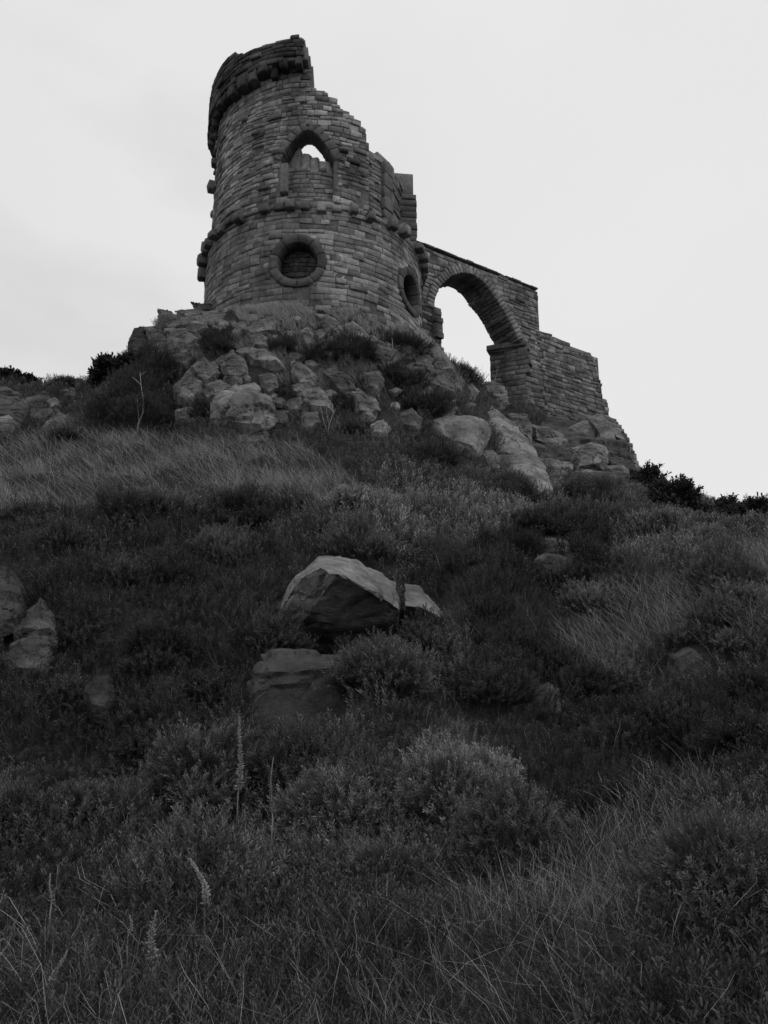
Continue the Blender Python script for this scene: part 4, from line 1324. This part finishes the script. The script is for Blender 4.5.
BUSHES = [
 ('pale tipped heather bush at the centre of the lower slope', 452, 838, 120, 78, 1.5, 1.0),
 ('dark heather bush right of the pale tipped bush', 515, 868, 120, 80, .8, 1.0),
 ('low heather bush left of the pale tipped bush', 335, 842, 110, 56, 1.25, 1.0),
 ('wide leafy bush covering the bank at the right edge', 745, 905, 180, 74, .95, 1.0),
 ('heather tuft growing between the huge boulder and the dark block', 384, 686, 110, 38, .95, 1.0),
 ('thin heather bush beside a tall pale seed stalk', 196, 806, 110, 70, 1.0, .8),
 ('round dark heather mound in front of the big rounded boulder', 434, 468, 70, 28, .6, 1.0),
 ('dark heather mound above the big rounded boulder', 420, 412, 80, 24, .55, 1.0),
 ('black bilberry patch spilling below the rounded pale boulder', 345, 362, 90, 26, .5, 1.0),
 ('dark bilberry clump in the hollow above the overhanging slab', 280, 352, 42, 18, .5, 1.0),
 ('bilberry clump under the broad slab at left of the knoll', 222, 352, 60, 20, .5, 1.0),
 ('little round dark bush in a notch of the cracked rock', 203, 418, 26, 24, .5, 1.2),
 ('heather bank hanging under the right oculus', 398, 350, 76, 16, .6, 1.0),
 ('dark heather ridge under the arch along the skyline', 462, 380, 38, 20, .55, 1.0),
 ('large black bush filling the left shoulder of the crag', 130, 424, 100, 48, .55, 1.0),
 ('dark bush on the left shoulder below the upright block', 148, 385, 70, 40, .5, 1.0),
 ('dark heather clump right of the slanting block', 350, 434, 44, 14, .7, 1.0),
 ('flat dark heather hump in the windblown grass at left', 140, 512, 90, 22, .7, 1.0),
 ('dark heather hump at the lower edge of the windblown grass', 245, 512, 80, 26, .75, 1.0),
 ('small dark heather knot under the rounded grey rock at left', 60, 440, 34, 12, .55, 1.0),
 ('heather bush at the head of the grass patch on the right bank', 735, 590, 100, 46, 1.1, 1.0),
 ('dark heather mound below the whaleback slab', 505, 500, 80, 28, .7, 1.0),
 ('pale tipped heather mound above the huge boulder', 360, 556, 100, 36, 1.2, 1.0),
 ('pale tipped heather mound on the slope left of the huge boulder', 215, 560, 100, 36, 1.1, 1.0),
 ('dark shrub growing between boulders at the foot of the ruined wall', 578, 442, 26, 24, .5, 1.0),
 ('dark heather mound under the mouth like cracked rock', 580, 504, 90, 32, .75, 1.0),
]
BUSHES += [
 ('heather growing against the lower left corner of the huge boulder', 272, 652, 60, 44, .7, 1.0),
 ('heather growing under the split wedge boulder', 428, 652, 66, 36, .7, 1.0),
 ('dark heather growing along the foot of the large dark block', 300, 792, 120, 44, .55, 1.0),
 ('dark scrub filling the gap left of the pointed boulder', 284, 404, 26, 26, .5, 1.0),
 ('dark scrub between the slanting block and the diamond shaped rock', 344, 412, 30, 22, .5, 1.0),
 ('dark scrub above the square pale block in heather', 398, 384, 60, 20, .5, 1.0),
 ('pale heather clump beside the dark hollow under the right bank', 620, 690, 70, 26, 1.1, 1.0),
]
for lab, x, y, w, h, tn, de in BUSHES:
    bush(lab, x, y, w, h, tn, de, sz=.19 if y > 600 else .15)

cl = random.Random(404)
k = 0
while k < 70:                                          # clumps of the same heather all over the open slope
    x, y = cl.uniform(-20, 790), 505 + 400 * cl.random() ** 1.2
    if any(in_poly(np.array([[x, y - 12.0]]), ol)[0] or in_poly(np.array([[x, y]]), ol)[0] for ol, _Y in ROCK_POLY) or (240 < x < 460 and 540 < y < 790) or (500 < x < 730 and 770 < y < 960):
        continue
    w = cl.uniform(34, 80) * (.7 + (y - 500) / 500)
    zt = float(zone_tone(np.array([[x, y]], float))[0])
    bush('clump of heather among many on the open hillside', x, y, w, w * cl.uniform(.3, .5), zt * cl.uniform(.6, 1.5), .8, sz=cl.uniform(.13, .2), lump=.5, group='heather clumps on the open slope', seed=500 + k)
    k += 1

# leafy shrubs along the skylines
leafy = [sprig_proto(9, 300 + k, spread=.3, llen=.3, lwid=.17, tip=False) for k in range(5)]
SHRUBS = [
 ('leafy shrub clinging to the bottom right corner of the ruined wall', 650, 512, 36, 42, 20.5, .8),
 ('rounded dark shrub on the right skyline next to the ruined wall', 686, 530, 66, 44, 17.6, .9),
 ('small dome shaped shrub alone on the right skyline', 734, 532, 26, 34, 17.2, .9),
 ('thin leafy shoot between two shrubs on the right skyline', 715, 532, 9, 22, 17.2, .9),
 ('low shrub on the skyline at the right edge', 766, 532, 44, 30, 16.9, .9),
 ('small leafy shrub poking up at the left shoulder against the sky', 112, 382, 34, 28, 20.8, .5),
 ('dark shrub on the left skyline at the picture edge', 4, 386, 34, 16, 24.0, .5),
 ('dark shrub with a knobbly top on the left skyline', 28, 388, 16, 14, 24.0, .5),
]
for lab, x, y, w, h, Y, tn in SHRUBS:
    bush(lab, x, y, w, h, tn, 1.5, Y=Y, name='shrub', cat='shrub', protos=leafy, mat=M_SHRUB, sz=.2, lump=.7, stems=True)
bush('grass topped turf cap on the left skyline', 67, 388, 46, 9, .6, 1.4, Y=23.2, name='turf_cap', cat='turf', sz=.16, lump=.2)

# bare saplings and twigs
def sapling(label, px, py, top, forks, Y=None, rad=.03, tone=1.0, name='bare_sapling', cat='sapling'):
    b = ground_at(px, py) if Y is None else at(px, py, Y)
    Yb = b[1] - .1
    t = thing(name, label, cat, tuple(float(c) for c in (b[0], Yb, b[2])))
    for k, path in enumerate([top] + forks):
        g = Geo()
        pts = [tuple(at(x, y, Yb + .03 * j * (1 if k % 2 else -1))) for j, (x, y) in enumerate(path)]
        n = len(pts)
        rr0 = rad * (1 if k == 0 else .6)
        tube(g, pts, [rr0 * (1 - .75 * j / (n - 1)) for j in range(n)], tone)
        g.obj('trunk' if k == 0 else 'branch', M_TWIG, t)
    return t
sapling('slender pale bare sapling in front of the black bush at left', 138, 436, [(138, 437), (138, 424), (143, 412), (143, 398), (141, 385), (140, 372)], [[(139, 424), (138, 408), (137, 395)], [(136, 434), (131, 428)], [(141, 385), (136, 380), (132, 377)], [(140, 376), (146, 371)]], rad=.022, tone=.75)
sapling('forked pale bare sapling below the slanting block', 328, 436, [(328, 437), (329, 425), (333, 414), (332, 403)], [[(328, 434), (324, 422), (321, 410), (320, 402)], [(329, 425), (327, 414), (326, 406)], [(333, 414), (336, 408)]], rad=.015, tone=.8)
sapling('tiny bare twig with crossed side shoots below the oculus', 393, 362, [(393, 363), (393, 350), (392, 338)], [[(393, 350), (387, 346)], [(393, 348), (400, 345)]], rad=.02, name='bare_twig', cat='twig')
sapling('thin twig standing at the foot of the arch pier', 494, 392, [(494, 394), (495, 380), (498, 366)], [[(495, 382), (492, 372)]], rad=.014, name='bare_twig', cat='twig')
sapling('thin grass like shoot in the arch opening against the sky', 482, 382, [(482, 383), (482, 374), (482, 365)], [[(482, 378), (486, 371)]], rad=.01, name='bare_twig', cat='twig')

# seed spikes and fern like plants in the foreground
def spike(label, px, py, h_px, w_px, tone, Y=None, lean=0.0, n=60, bare=.35, pod=.72, name='seed_spike', cat='wildflower', group=None):
    b = ground_at(px, py) if Y is None else at(px, py, Y)
    r = random.Random(int(px * 3 + py))
    m = b[1] / FPX
    H, W_ = h_px * m, w_px * m
    t = thing(name, label, cat, tuple(float(c) for c in b), group)
    g = Geo()
    top = lambda q: (b[0] + lean * H * q * q + .012 * math.sin(q * 6 + px), b[1] - .03 * q, b[2] - .03 + (H + .03) * q)
    foot = (float(b[0]), float(b[1]), float(ground(b[0], b[1])[0]) - .04)
    tube(g, [foot] + [top(q) for q in (.1, .4, .7, 1)], [.006, .005, .004, .003, .002], 1.0)
    g.obj('stalk', M_TWIG, t)
    g = Geo()
    n = int(n * 1.9)
    for k in range(n):
        q = bare + (1 - bare) * k / n
        p = top(q)
        an, wd = k * 2.4, pod * W_ * .5 * (1.05 - .75 * (q - bare) / (1 - bare)) * r.uniform(.6, 1.2)
        d = Vector((math.cos(an), math.sin(an), r.uniform(-.1, .6))).normalized() * wd
        s = Vector((-math.sin(an), math.cos(an), 0)) * wd * .22
        u = Vector((0, 0, wd * .25))
        p = Vector(p)
        V = [p, p + d * .5 + s, p + d * .5 + u, p + d * .5 - s, p + d * .5 - u, p + d + u * .6]
        g.add([tuple(v) for v in V], [(0, 1, 2), (0, 2, 3), (0, 3, 4), (0, 4, 1), (5, 2, 1), (5, 3, 2), (5, 4, 3), (5, 1, 4)], tone * r.uniform(.6, 1.2))
    g.obj('seed_head', M_GRASS, t)
    return t
spike('tall pale seed spike standing before the dark block', 238, 800, 76, 13, 1.0, Y=7.0, n=110, bare=.15)
spike('dim seed spike right of the tall pale seed spike', 271, 822, 58, 10, .6, Y=6.3, n=70, bare=.2)
spike('bright seed spike leaning left in the dark lower left', 206, 914, 48, 15, 1.3, Y=4.8, lean=-.3, n=110, bare=.25)
spike('fern like spike with spread leaves at lower left', 152, 972, 52, 20, .9, Y=4.2, n=50, bare=.2)
spike('curled pale seed head above the grass at far lower left', 53, 990, 34, 12, 1.0, Y=4.1, lean=.3, n=50, bare=.3)
spike('small pale seed head left of the fern like spike', 129, 945, 26, 8, 1.0, Y=4.4, n=30, bare=.5)
spike('faint seed spike above the curled pale seed head', 50, 910, 32, 8, .8, Y=5.0, n=40, bare=.3)

# long dry stalks: single grass stems that arch over the foreground
for k in range(1):
    P, N, rr = sample_ground(20000, 1.6, 14, seed=14)
    pix = proj(P)
    z = vnoise(P * np.array([1.3, 1.3, 0]) + 8, 71)
    gz = in_poly(pix, [(380, 1200), (400, 960), (560, 860), (700, 790), (1000, 860), (1000, 1200)])
    gl = in_poly(pix, [(-200, 1200), (-200, 940), (250, 860), (420, 900), (420, 1200)])
    gm = in_poly(pix, [(560, 690), (600, 590), (768, 560), (768, 660), (600, 700)])
    pk = np.where(gz, .42, np.where(gl, .3, np.where(gm, .3, .0)))
    keep = off_rocks(P, pix) & (rr.uniform(0, 1, len(P)) < pk * np.clip(.6 + z, .1, 1))
    P = P[keep]
    n = len(P)
    lean = np.stack([rr.normal(-.25, .5, n), rr.normal(-.05, .35, n), np.zeros(n)], -1)
    V, F, T = blades(P, lean, rr.uniform(.15, .55, n), np.maximum(.0022, .0005 * P[:, 1]), rr.uniform(1.0, 2.2, n), rr, curl=.8)
    tag(mesh_obj('dry_grass_stalks', V, [F], M_GRASS, None, (0, 0, 0), T), kind='stuff')
